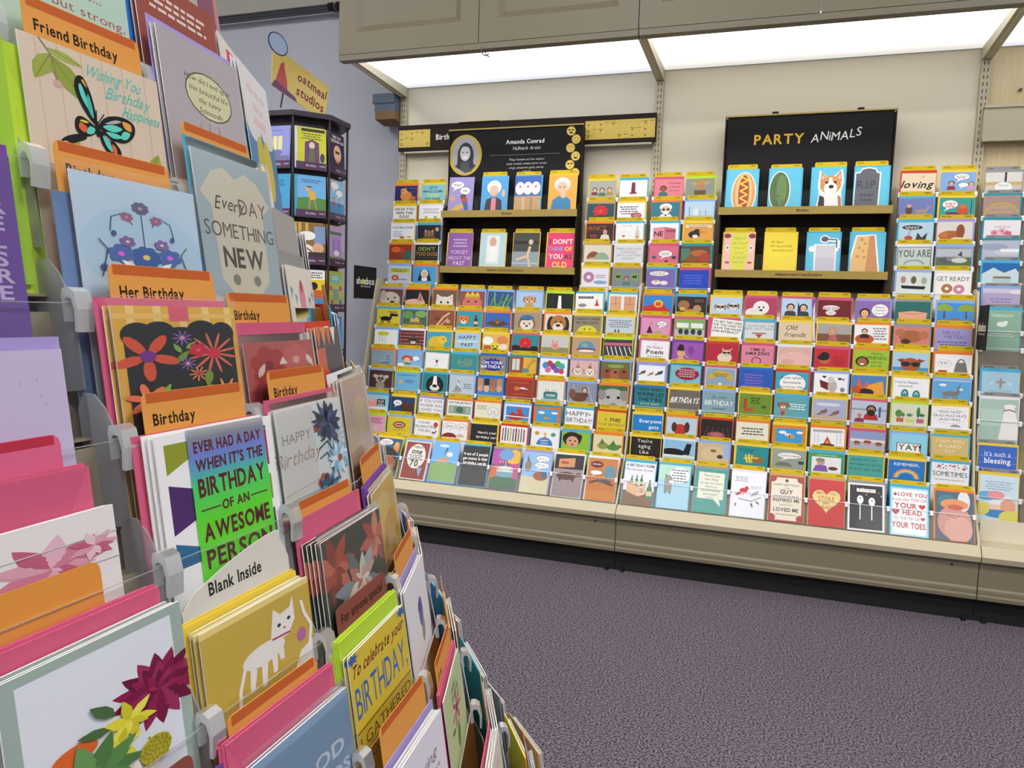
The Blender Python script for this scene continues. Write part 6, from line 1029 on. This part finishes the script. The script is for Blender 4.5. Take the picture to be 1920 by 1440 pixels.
# --- column 0 (frame edge), rows top to bottom
gitem(0, 0, 'plain lime green', '9cc83c', 'e .5 .7 .4 .4 b0d850', env='l', tab=OT('Birthday'))
gitem(0, 1, 'purple card of stacked grey capitals', '6a4f94', ''.join('b@.6 .34 %.2f .12 b4a8cc %s|b@.24 .83 %.2f .12 b4a8cc %s|' % (.16 + .155 * k, t[0], .16 + .155 * k, t[1]) for k, t in enumerate((('BEAUTIF', 'UL'), ('FABULO', 'US'), ('YOU F', 'OR'), ('FORE', 'VE'), ('JOYF', 'UL'), ('TO ALL', 'US'), ('ALL F', 'OR'), ('IN LO', 'VE')))) , env='P', ds=-.024, dz=.002)
gitem(0, 2, 'pale lilac speckled', 'c4b8d8', 'dots 20 .008 a89cc4', env='v', ds=-.026, dz=-.028)
gitem(0, 3, 'white card with pink peony and gem', 'e6e2e2', rings(.62, .5, .34, (9, 8, 7, 6), ('cf7f9a', 'd9a0b4', 'c0607e', 'e0b4c4')) + rings(.86, .4, .16, (7, 6), ('d9a0b4', 'c0607e', 'e6c4d0')) + "r 0 .3 1 .012 d6d0d2|r 0 .6 1 .012 d6d0d2|e .6 .74 .03 .03 ece4d0|e .2 .86 .04 .04 2a2a30|e .12 .96 .04 .04 2a2a30|e .26 .98 .04 .04 2a2a30|e .1 .84 .035 .035 2a2a30", env='p', envn=3, dz=-.042, envdz=.030, tab=('', 'd9648a', 'b83048', .006), tabdz=.048, copies=1, ds=-.024, tabds=-.012, envds=-.010, ky=.42)
gitem(0, 4, 'succulent bouquet in a sage frame', 'dfe4ee', SUCC, env='p', envn=5, envdz=.016, dz=-.006, tab=('', 'dd9240', 'dd9240', .0), tabdz=.040, tabds=-.032, copies=2, envds=-.008, ky=.6)
gitem(0, 5, 'white card on a purple envelope', 'e8e2e4', 'q .5 .2 .7 .1 b0a8b0 4|e .5 .9 .2 .2 e0d0a0', env='P', ds=.004, dz=-.03, envdz=.018, tab=('', '8a4a40', '8a4a40', .0), tabdz=.034, tabds=-.012, copies=2)
# --- column 1
gitem(1, -1, 'mint card with red gentle but strong verse', 'b4d0c0', 't .5 .08 .08 a8485a once in a while|t .56 .25 .09 a8485a in grace...|t .52 .44 .09 a8485a gentle but strong,|flower .5 1.0 .2 8fb8a4 7a9', env='w', dz=-.02, ky=.62)
gitem(1, 0, 'wood-grain butterfly', 'd6c6b2', ''.join('r %.2f 0 .01 1.4 c9b69e|' % x for x in (.1, .24, .4, .55, .7, .88)) + BUTTERFLY, env='l', tab=OT('Friend Birthday'), tabdz=.030, ds=.001, envds=-.014, envdz=-.006)
gitem(1, 1, 'blue folk-art floral', 'bfd4e6', CELLOFL, env='d', tab=OT('Birthday'), cello=True, ds=.005, tabdz=.020, tabds=-.012, envdz=-.012, envds=-.010, dz=.003, w=.118)
gitem(1, 2, 'chalkboard Today is floral', 'e0b04a', TODAY, env='p', tab=OT('Her Birthday'), cello=True, copies=1, fan=.006, ds=.004, envds=-.004, envdz=.010, tabdz=.030)
o = gitem(1, 3, 'holographic awesome person birthday', 'f0f0f2', TRI, env='p', tab=OT('Birthday'), copies=2, fan=.006, ds=.004, dz=-.006, envdz=.006, envds=-.008, tabdz=.030, tabds=-.006)
def foil(card, w, h):
    x0 = .22; m = MB(); ww = w * .68; m.box(-ww / 2, ww / 2, 0, h * .985, 0, .0006); f = m.build('foil_panel', M_HOLO, card); f.location = (w * .07, .001, .0006)
    A = Art(h / ww)
    for y, sz, t in ((.26, .15, 'EVER HAD A DAY'), (.52, .16, "WHEN IT'S THE"), (.84, .25, 'BIRTHDAY'), (1.16, .13, 'OF AN'), (1.48, .24, 'AWESOME'), (1.86, .25, 'PERSON')): A.T(.5, y, sz, '5a1a2c', t, bold=1, maxw=.88 if y != 1.16 else .36)
    A.R(.06, 1.15, .24, .018, '5a1a2c'); A.R(.7, 1.15, .24, .018, '5a1a2c')
    me = A.mesh('foil_lettering', M_PRINT, ww, h * .985, None, .60); q = link('foil_lettering', me, f); q.location = (0, 0, .00075)
foil(o, .124, .174)
o = gitem(1, 4, 'white cats on mustard yellow', 'c4a84a', CATS, env='y', envn=2, dz=-.034, copies=2, fan=.004, ds=.002, envdz=.010, envds=-.004, ky=.62)
b, r, u, n = gframe(-3.0725 + .135, 4)
m = MB(); ww = .118; m.prism([(-ww / 2, 0), (ww / 2, 0), (ww / 2, .164)] + [(ww / 2 - ww * t, .164 + .024 * math.sin(math.pi * (.5 + t * .5)) - .0) for t in (.1, .2, .35, .5, .65, .8, .9)] + [(-ww / 2, .158)], -.0005, 0, C('d8d4ca'))
for f in text_geo('Blank Inside', .0088, 1, 0, .85, .08): m.poly([(px - .004, py + .166, .0001) for px, py in f], C('2a2a2c'))
t = m.build('divider_tab', M_PAPER); t.matrix_world = frame_mat(b + u * .0006 - n * .0104 - r * .002, r, u, n); tag(t, 'white arched section tab behind the mustard cat card', 'divider tab', 'section tabs on the near gondola')
gitem(1, 5, 'frosty blue FRIENDS', '7f9cba', 'e .5 .0 .7 .1 8fb0d0|b .56 .56 .16 d0dae6 GOOD|b .6 .82 .13 c8d4e2 FRIENDS|e .5 .58 .09 .1 7f9cba', env='p', envn=3, cello=True, copies=1, fan=.006, ds=.006, dz=-.028, tab=OT('Friend Birthday'), envdz=.026, envds=-.008, tabdz=.036, tabds=-.012)
gitem(1, 6, 'cream lace', 'd9d0bc', 'e .5 .7 .3 .3 c9bfa8', env='w', dz=-.01)
# --- column 2
gitem(2, -2, 'rose brown card with plum script', 'a8584c', 's .5 .4 .16 e6d0cc for Us|r 0 .9 1 .5 8a4a5a', env='p', dz=-.01, ds=.0)
gitem(2, -1, 'russet card on blue envelopes', '9a5248', 'q .5 .2 .7 .09 e6d6d0 3', env='B', envn=3, fan=.004, copies=1, ds=.002, envds=-.006, envdz=.004, tab=('', 'a8a4a0', 'a8a4a0', .0), dz=.01)
gitem(2, 0, 'grey schnauzer joke', 'b0aab0', 'e .55 .5 .3 .24 5a5a40|e .55 .5 .285 .225 d2d0a8|s .55 .36 .055 44443a How did I end up in|s .55 .46 .055 44443a this beautiful life|s .55 .56 .055 44443a the funny|s .55 .66 .055 44443a Schnoodle|e .56 1.02 .16 .16 b8b080|e .56 .98 .06 .07 f0ecd8|e .5 .94 .02 .02 k|e .62 .94 .02 .02 k|l 8a8478 .01 .4 .8 .36 .9|l 8a8478 .01 .5 .78 .5 .88|l 8a8478 .01 .62 .78 .64 .88|e .3 1.08 .08 .08 b0a890|e .84 1.08 .05 .05 6a5a8a', env='v', dz=.052, ds=-.001, copies=1, h=.215, ky=.72)
gitem(2, 1, 'cream onesie with grey lettering', 'a9bcc4', ONESIE, env='c', cello=True, tab=OT('Baby Birthday'), dz=.044, ds=-.004, tabdz=.022, envdz=.014, h=.220, tabds=-.010, ky=.8)
gitem(2, 2, 'red floral pattern', 'b8605a', 'flower .3 .3 .24 b03a3c 8a2030 6|flower .7 .26 .2 c96a6a e0b0a8 7|flower .2 .7 .2 a83a44 702|p e6e2dc .5 .2 .56 .3 .44 .3|p e6e2dc .68 .5 .9 .86 .5 .86|leaf .4 .5 .2 30 e0d8cc|flower .6 .9 .2 d08a80 b04 6|leaf .14 .44 .2 -60 e0d8cc|leaf .86 .2 .2 60 e6dcd0|flower .9 .6 .12 8a2a40 502', env='p', cello=True, tab=OT('Birthday'), copies=1, fan=.006, dz=-.030, envdz=.022, tabdz=.044, tabds=-.012)
gitem(2, 3, 'navy and teal blossom', 'dde4e4', 'r .02 .02 .5 .86 d6d6d2|t .26 .3 .1 8a8a8a HAPPY|s .27 .5 .14 a8908a Birthday|l a08a80 .006 .02 .84 .52 .8|flower .7 .2 .2 28365a 1c2440 11 .09|flower .84 .42 .18 a8cce0 8a3a30 14 .06|l 2f4a6a .02 .55 .5 .7 .44 .8 .6 .84 .9|l 2f5a7a .02 .55 .6 .68 .56 .74 .7 .72 1.0|l 2f4a6a .025 .6 .42 .74 .36 .9 .5 .94 .8|flower .58 .86 .1 b05a48 702|r .02 .9 .6 .5 a8c8d4|p 1c2440 .2 1.1 .4 .96 .5 1.2|flower .56 .26 .05 a8483a 702|leaf .9 1.0 .2 100 6a9ab8|' + rings(.74, .24, .22, (12, 9), ('28365a', '1c2440', '3f5a86')) + rings(.86, .66, .2, (12, 9), ('a8cce0', '7fb0d0', 'd0e4ee'), 10) + 'e .86 .66 .04 .04 a8503a|' + rings(.64, .95, .2, (10, 8), ('2f5a7a', '1f3f60', '5a8ab0'), 6) + 'e .64 .95 .035 .035 d9c08a', env='p', cello=True, tab=OT('Birthday'), copies=1, fan=.005, envdz=.014, dz=-.004, tabdz=.034, ky=.7)
gitem(2, 4, 'red orchid on dark leaves', '3c4238', rings(.16, .3, .34, (7, 6, 5), ('b0503a', 'c8705a', '8f3c30')) + rings(.86, .26, .3, (7, 6, 5), ('c06a52', 'a84a3c', 'd08a74'), 20) + rings(.5, .62, .42, (6, 5), ('8f9aa0', '6a767c', 'a4aeb0'), 12) + rings(.55, .56, .26, (6, 5, 5), ('d8cfc0', 'c9a898', 'e4ddd0', 'c07a6c'), 40) + rings(.2, .95, .34, (6, 5), ('2c3a44', '3f5260', '1e2a30'), 5) + rings(.84, .92, .3, (6, 5), ('6a4440', '8a5a4c', '4a3434'), 30) + 'leaf .5 1.3 .5 -30 6a8a4a|leaf .4 1.3 .5 -70 4f7040|leaf .5 1.3 .5 -110 6a8a4a', env='p', cello=True, tab=OT('For Birthday'), copies=4, fan=.0055, envdz=.026, dz=-.012, tabdz=.036, ds=.008, envds=-.010, tabds=-.012, dn=.006, ky=.75)
gitem(2, 5, 'yellow To celebrate your birthday', 'd8c03a', 'k .5 .2 .13 7a2a24 To celebrate your|t .5 .56 .34 2f62ae BIRTHDAY,|r 0 .86 1 .54 c0a838|r 0 .85 1 .02 7a6a20|t .5 1.0 .13 5a4a14 I GATHERED|t .56 1.2 .12 8a3a2a TOGETHER YOUR|burst .06 .06 .1 2f62ae 7 .5|burst .94 .06 .1 2f62ae 7 .5', env='l', envn=4, copies=1, fan=.006, dz=-.008, envdz=.018, tab=('For anyone special', '8a4a40', '8a4a40', .0), tabdz=.038, ds=.002, ky=.62)
gitem(2, 6, 'white script living card', 'e4e0ec', 's .6 .4 .14 3a3448 loving|q .5 .6 .7 .09 9a94a8 3', env='v', tab=OT(''), copies=2, tabdz=.040, dz=-.01)
gitem(2, 7, 'soft grey feather', 'c8c4c0', 'leaf .2 1.0 .9 -50 a8a4a0', env='w', copies=1)
# --- column 3 (start of the rounded end)
gitem(3, -2, 'plum script valentine', '8a4468', 's .5 .3 .2 ecdce4 Us|r .8 0 .2 1.4 c98a8a', env='p', tab=OT(''), copies=1)
gitem(3, -1, 'white daisy', 'e2dcd2', 'flower .4 .4 .2 e6c84a 8a6', env='y', copies=2)
gitem(3, 0, 'banana-haired cartoon under a pink cloud', '3f7fb4', 'r 0 0 1 .5 dcdcde|e .25 .5 .26 .18 dcdcde|e .75 .5 .26 .16 dcdcde|s .5 .18 .09 e08a9a How do you|s .5 .32 .09 e08a9a stay so|s .5 .46 .09 e08a9a beautiful|e .4 .9 .16 .3 c9b83a|e .64 .9 .16 .3 d0be44|e .52 1.0 .1 .14 e8c8a8|p e6e2de .4 1.4 .46 1.1 .58 1.1 .64 1.4', env='p', copies=2, dz=.066, h=.215, ky=.9)
gitem(3, 1, 'pink candle with blue bunting', 'e6e0d4', 'e .5 .5 .12 .3 d98aa8|e .5 .3 .05 .1 b02a50|p 4a9ab8 .06 .3 .16 .36 .08 .5|p 5aa8c0 .2 .42 .3 .46 .24 .6|p 4a9ab8 .74 .5 .84 .44 .82 .6|p 5aa8c0 .88 .42 .96 .36 .96 .54|e .56 .9 .16 .12 d8d05a', env='g', tab=('', 'a8a4a0', 'a8a4a0', .0), tabdz=.06, dz=-.045, copies=1, envdz=.02)
gitem(3, 2, 'festive bunting on charcoal', '4a4a58', 'p d9703a 0 0 .2 0 .1 .3|p e0905a .2 0 .4 0 .3 .3|p d9703a .4 0 .6 0 .5 .3|p eee .6 0 .8 0 .7 .3|r .0 .3 .3 1.1 c9604a|flower .2 .8 .2 d0482c e0a 6|leaf .5 1.2 .4 -60 5a7a6a', env='r', tab=('', 'd9648a', 'd9648a', .0), copies=2, tabdz=.0, dz=-.02)
gitem(3, 3, 'gold-bowed lace wrap', 'c9b4a4', ''.join('l a894b4 .02 %.2f .2 %.2f 1.2|' % (x, x + .12) for x in (.2, .35, .5, .65, .8)) + 'l d9b45a .03 .1 .6 .3 .5|l d9b45a .03 .1 .7 .3 .8|e .6 .6 .2 .3 d0c08a', env='w', cello=True, copies=3, dz=.01)
gitem(3, 4, 'golden yellow watercolour', 'd0b030', 'e .4 .5 .3 .4 dcc050|e .6 .8 .3 .3 c09a28|leaf .3 1.0 .3 -60 8a8a30', env='P', cello=True, tab=OT(''), copies=1, envn=2)
gitem(3, 5, 'white card with violet hyacinth', 'e6e6ee', 'e .6 .7 .1 .24 6a6ab0|e .56 .6 .07 .1 4a4a9a|leaf .6 1.2 .4 -80 8a9a8a', env='v', copies=1, tab=OT(''))
gitem(3, 6, 'green card with dark pink bloom', 'c0d09a', 'flower .56 .6 .24 c0507a 7a2a4a 7 .14|leaf .5 1.2 .4 -80 5a7a3a|leaf .4 .8 .2 200 5a7a3a|s .5 .2 .12 3a4a2a you|s .56 .34 .1 3a4a2a and me', env='p', envn=2, tab=OT('Love'), dz=-.01)
gitem(3, 7, 'white card on a magenta envelope', 'e2dcd0', 's .5 .3 .12 b85a6a with love', env='p', copies=2)
gitem(3, 8, 'pale yellow watercolour', 'd8d0a0', 'flower .5 .5 .2 c0a060 8a7', env='p', copies=1, tab=OT(''))
gitem(3, 9, 'stone grey', 'b0aca8', 'e .5 .5 .2 .2 c8c4c0', env='w')
GEN = """ivory tulip;dcd4c4;leaf .5 .8 .4 -90 b06a6a;p|navy chevron;2a2a48;r 0 .3 1 .1 c9c9d8;p|silver fern;b8bcc0;leaf .3 1.1 .8 -70 8a94a0;w|crimson stripe;a8384a;r 0 .4 1 .2 e0c0c4;r|peach blush;e0b49a;e .5 .6 .3 .3 e8c8b4;o|dusty rose;c98a94;flower .5 .6 .3 b06a7a 904;p|white scalloped;e4e2de;e .5 .6 .34 .34 d0ccc6;w|smoke grey;a4a0a0;q .5 .3 .6 .1 d0ccc8 4;g|teal wave;5a9aa8;e .5 .8 .6 .2 8fc0c8;c|claret dotted;7a2838;dots 16 .03 c98a94;r|sand leaf;cdbfa0;leaf .3 1.1 .8 -60 a8946a;n|sky ribbon;8fb0d8;r .4 0 .14 1.4 d8e2f0;b|sage sprig;a8b494;leaf .4 1.1 .7 -80 7a8a62;l|pearl script;dcd8d8;s .5 .5 .14 9a8a8a Love;w|orange citrus;d98a3c;flower .5 .6 .3 e8b06a c60;o|lilac mist;b4a4c8;e .5 .6 .4 .4 c8bcd8;v|burgundy panel;6a2030;r .2 .2 .6 .8 8a3a48;r|oat linen;c8bea8;bord .1 a89c84;n|ice blue;b0ccd8;e .4 .5 .3 .3 d0e2ea;c|blush heart;e0c4c0;heart .5 .6 .3 b85a64;p|ash rose;b09a98;flower .5 .5 .3 8a6a6a 644;g|aqua bubble;7fb8c0;e .3 .4 .16 .16 b8dce0;t|mocha;8a7260;r 0 .9 1 .5 6a5444;n|cobalt edge;3a5a9a;r 0 0 .2 1.4 c8d0e0;B|butter stripe;dccf8a;r 0 .3 1 .08 b8a850;y|pewter;9a9a98;bord .08 c0c0be;g|plum vine;6a3a5a;leaf .3 1.1 .8 -70 a87a9a;P|cream rosette;e0d8c4;flower .5 .6 .3 c9a48a a86 8;w|bark brown;7a5a44;q .5 .3 .6 .1 c0a48a 4;n|mint dash;b0d0bc;r .1 .6 .8 .1 7aa88a;l|coral tip;d8806a;p e8b0a0 0 0 1 0 .5 .6;o|dove grey;bcb8b4;e .5 .6 .3 .2 dcd8d4;w|ruby foil;a02a3c;burst .5 .6 .4 c8606a 8 .6;r|wheat;cdb878;leaf .5 1.2 .8 -90 a8904a;y|slate;6f7880;r .2 .3 .6 .06 c0c8cc;g|linen white;e6e2d8;bord .06 c8c2b4;w|indigo;3a3a72;dots 14 .025 a8a8d0;v|apricot;e0a878;e .5 .5 .3 .3 ecc8a4;o|moss;7a8448;leaf .4 1.1 .7 -60 a0a868;l|pink champagne;dcb4ac;dots 20 .02 f0dcd4;p""".split('|')
gi = 0
for row in range(-2, 10):
    for c in ((4, 5) if row < 5 else (4, 5, 6)):
        if gi >= len(GEN): break
        s = -3.0725 + .135 * c
        if gangle(s, GROW[row][0]) > 1.25: continue
        d, bg, art, env = GEN[gi].split(';'); gi += 1
        gitem(c, row, d, bg, art, env=env, w=.112, tabw=.1, copies=2 if row % 2 else 1, fan=.0045, envn=2, tab=OT('') if gi % 3 == 0 else None, dz=random.uniform(-.03, .01), rot=math.radians(random.uniform(-2, 2)), label_tail='card on the rounded end of the gondola')

# ------------------------------------------------------------------ octagonal spinner rack
SC = Vector((-.20, -.55, 0)); AP = .172
sp = empty('spinner_rack', SC); tag(sp, 'dark plum octagonal spinner rack full of cartoon cards', 'spinner rack')
bpy.context.view_layer.update()
ang = [math.radians(-43 + 45 * i) for i in range(8)]
def octo(r, rot=22.5): return [(r * math.cos(math.radians(-43 + rot + 45 * i)), r * math.sin(math.radians(-43 + rot + 45 * i))) for i in range(8)]
m = MB(); m.prism(octo(.155), .50, 1.735); m.build('drum', M_SPIN, sp)
m = MB(); m.prism(octo(.205), 1.735, 1.755); m.build('top_ring', M_SPIN, sp)
m = MB(); m.prism([(.03 * math.cos(t), .03 * math.sin(t)) for t in [i * math.pi / 8 for i in range(16)]], .03, .5); m.build('pole', M_CHROME, sp)
m = MB(); m.prism([(.17 * math.cos(t), .17 * math.sin(t)) for t in [i * math.pi / 14 for i in range(28)]], 0, .03); m.build('base', M_SPIN, sp)
for k in range(8):
    x, y = octo(.192)[k]; m = MB(); tube(m, [(x, y, .5), (x, y, 1.74)], .005, 6); m.build('post', M_SPIN, sp)
for fi in range(8):
    a = ang[fi]; nh = Vector((math.cos(a), math.sin(a), 0)); r = Vector((-math.sin(a), math.cos(a), 0))
    ln = math.radians(3); u = UZ * math.cos(ln) - nh * math.sin(ln); n = nh * math.cos(ln) + UZ * math.sin(ln)
    for j in range(6):
        b = SC + nh * AP + UZ * (1.70 - .19 * j - .168)
        q = frame_mat(b, r, u, n)
        if fi in (7, 0, 1):
            m = MB(); m.box(-.066, .066, -.004, 0, -.012, .010); lg = m.build('ledge', M_SPIN, sp); lg.matrix_world = q
            m = MB(); m.box(-.060, .060, .0, .028, .0075, .0085, C('4a2350'))
            for f in text_geo('Birthday', .0075, 1, 0, .95, .05): m.poly([(px, py + .014, .0086) for px, py in f], C('d8c8dc'))
            for f in text_geo('FUNNY', .005, 1, 0, .95, .03): m.poly([(px + .046, py + .014, .0086) for px, py in f], C('d8c8dc'))
            ls = m.build('label_strip', M_PRINT, sp); ls.matrix_world = q
            m = MB(); m.box(-.062, .062, .0, .062, .0088, .0096); pf = m.build('pocket_front', M_CLEAR, sp); pf.matrix_world = q
            spec = SPINNER[j * 3 + {7: 0, 0: 1, 1: 2}[fi]]
            desc, env, bg, art = spec.split(';', 3)
            add_card(desc, bg, art, .117, .165, frame_mat(b + u * .0006 + n * .005 + r * (.004 if fi == 0 else -.002), r, u, n), desc + ' card in the spinner rack', 'cartoon cards in the spinner rack')
            if env:
                e = link('envelope', envelope_mesh(.120, .168, env), None, frame_mat(b + u * .0006 + n * -.001 - r * .004, r, u, n)); tag(e, ENVNAME.get(env, 'tan') + ' envelope behind the spinner card of ' + desc, 'envelope', 'envelopes in the spinner rack')
        else:
            m = MB(); m.box(-.066, .066, -.004, 0, -.012, .010); lg = m.build('ledge', M_SPIN, sp); lg.matrix_world = q
# topper sign
a = math.radians(-8); nh = Vector((math.cos(a), math.sin(a), 0)); r = Vector((-math.sin(a), math.cos(a), 0))
sg = empty('spinner_sign', SC + UZ * 1.755); tag(sg, 'yellow topper sign with red lettering and blue bubble on the spinner', 'sign'); sg.matrix_world = frame_mat(SC + UZ * 1.815 + r * -.06 + nh * .03, (r * .975 - UZ * .22).normalized(), (UZ * .975 + r * .22).normalized(), nh)
m = MB(); m.prism([(-.15, .0), (.17, 0.0), (.17, .155), (-.10, .155), (-.16, .17), (-.17, .13)], -.002, 0, C('d8c06a')); m.build('board', M_PRINT, sg)
m = MB(); m.prism([(-.15 + .055 * math.cos(t), .172 + .042 * math.sin(t)) for t in [i * math.pi / 10 for i in range(20)]], -.002, .0005, C('3a4a7a')); m.poly([(-.15 + .05 * math.cos(t), .172 + .037 * math.sin(t), .0007) for t in [i * math.pi / 10 for i in range(20)]], C('a8bede')); m.build('bubble', M_PRINT, sg)
for xx in (-.08, .1):
    m = MB(); m.box(xx - .004, xx + .004, -.045 + xx * .2, .03, -.003, -.0021); m.build('support', M_SPIN, sg)
m = MB()
for txt, y, sz in (('oatmeal', .110, .034), ('studios', .052, .036)):
    for f in text_geo(txt, sz, 1, 0, 1.0, .19, .06): m.poly([(px + .07, py + y, .0004) for px, py in f], C('7a2430'))
m.build('lettering', M_PRINT, sg)
A = Art(1); draw(A, 'p b8504a .1 .9 .2 .3 .3 .2 .38 .4 .5 .6 .6 .9|p 6a3a6a 0 1 .1 .8 .9 .9 1 1', 1.0)
q = link('printed_figure', A.mesh('printed_figure', M_PRINT, .15, .15), sg); q.location = (-.075, .001, .0003)
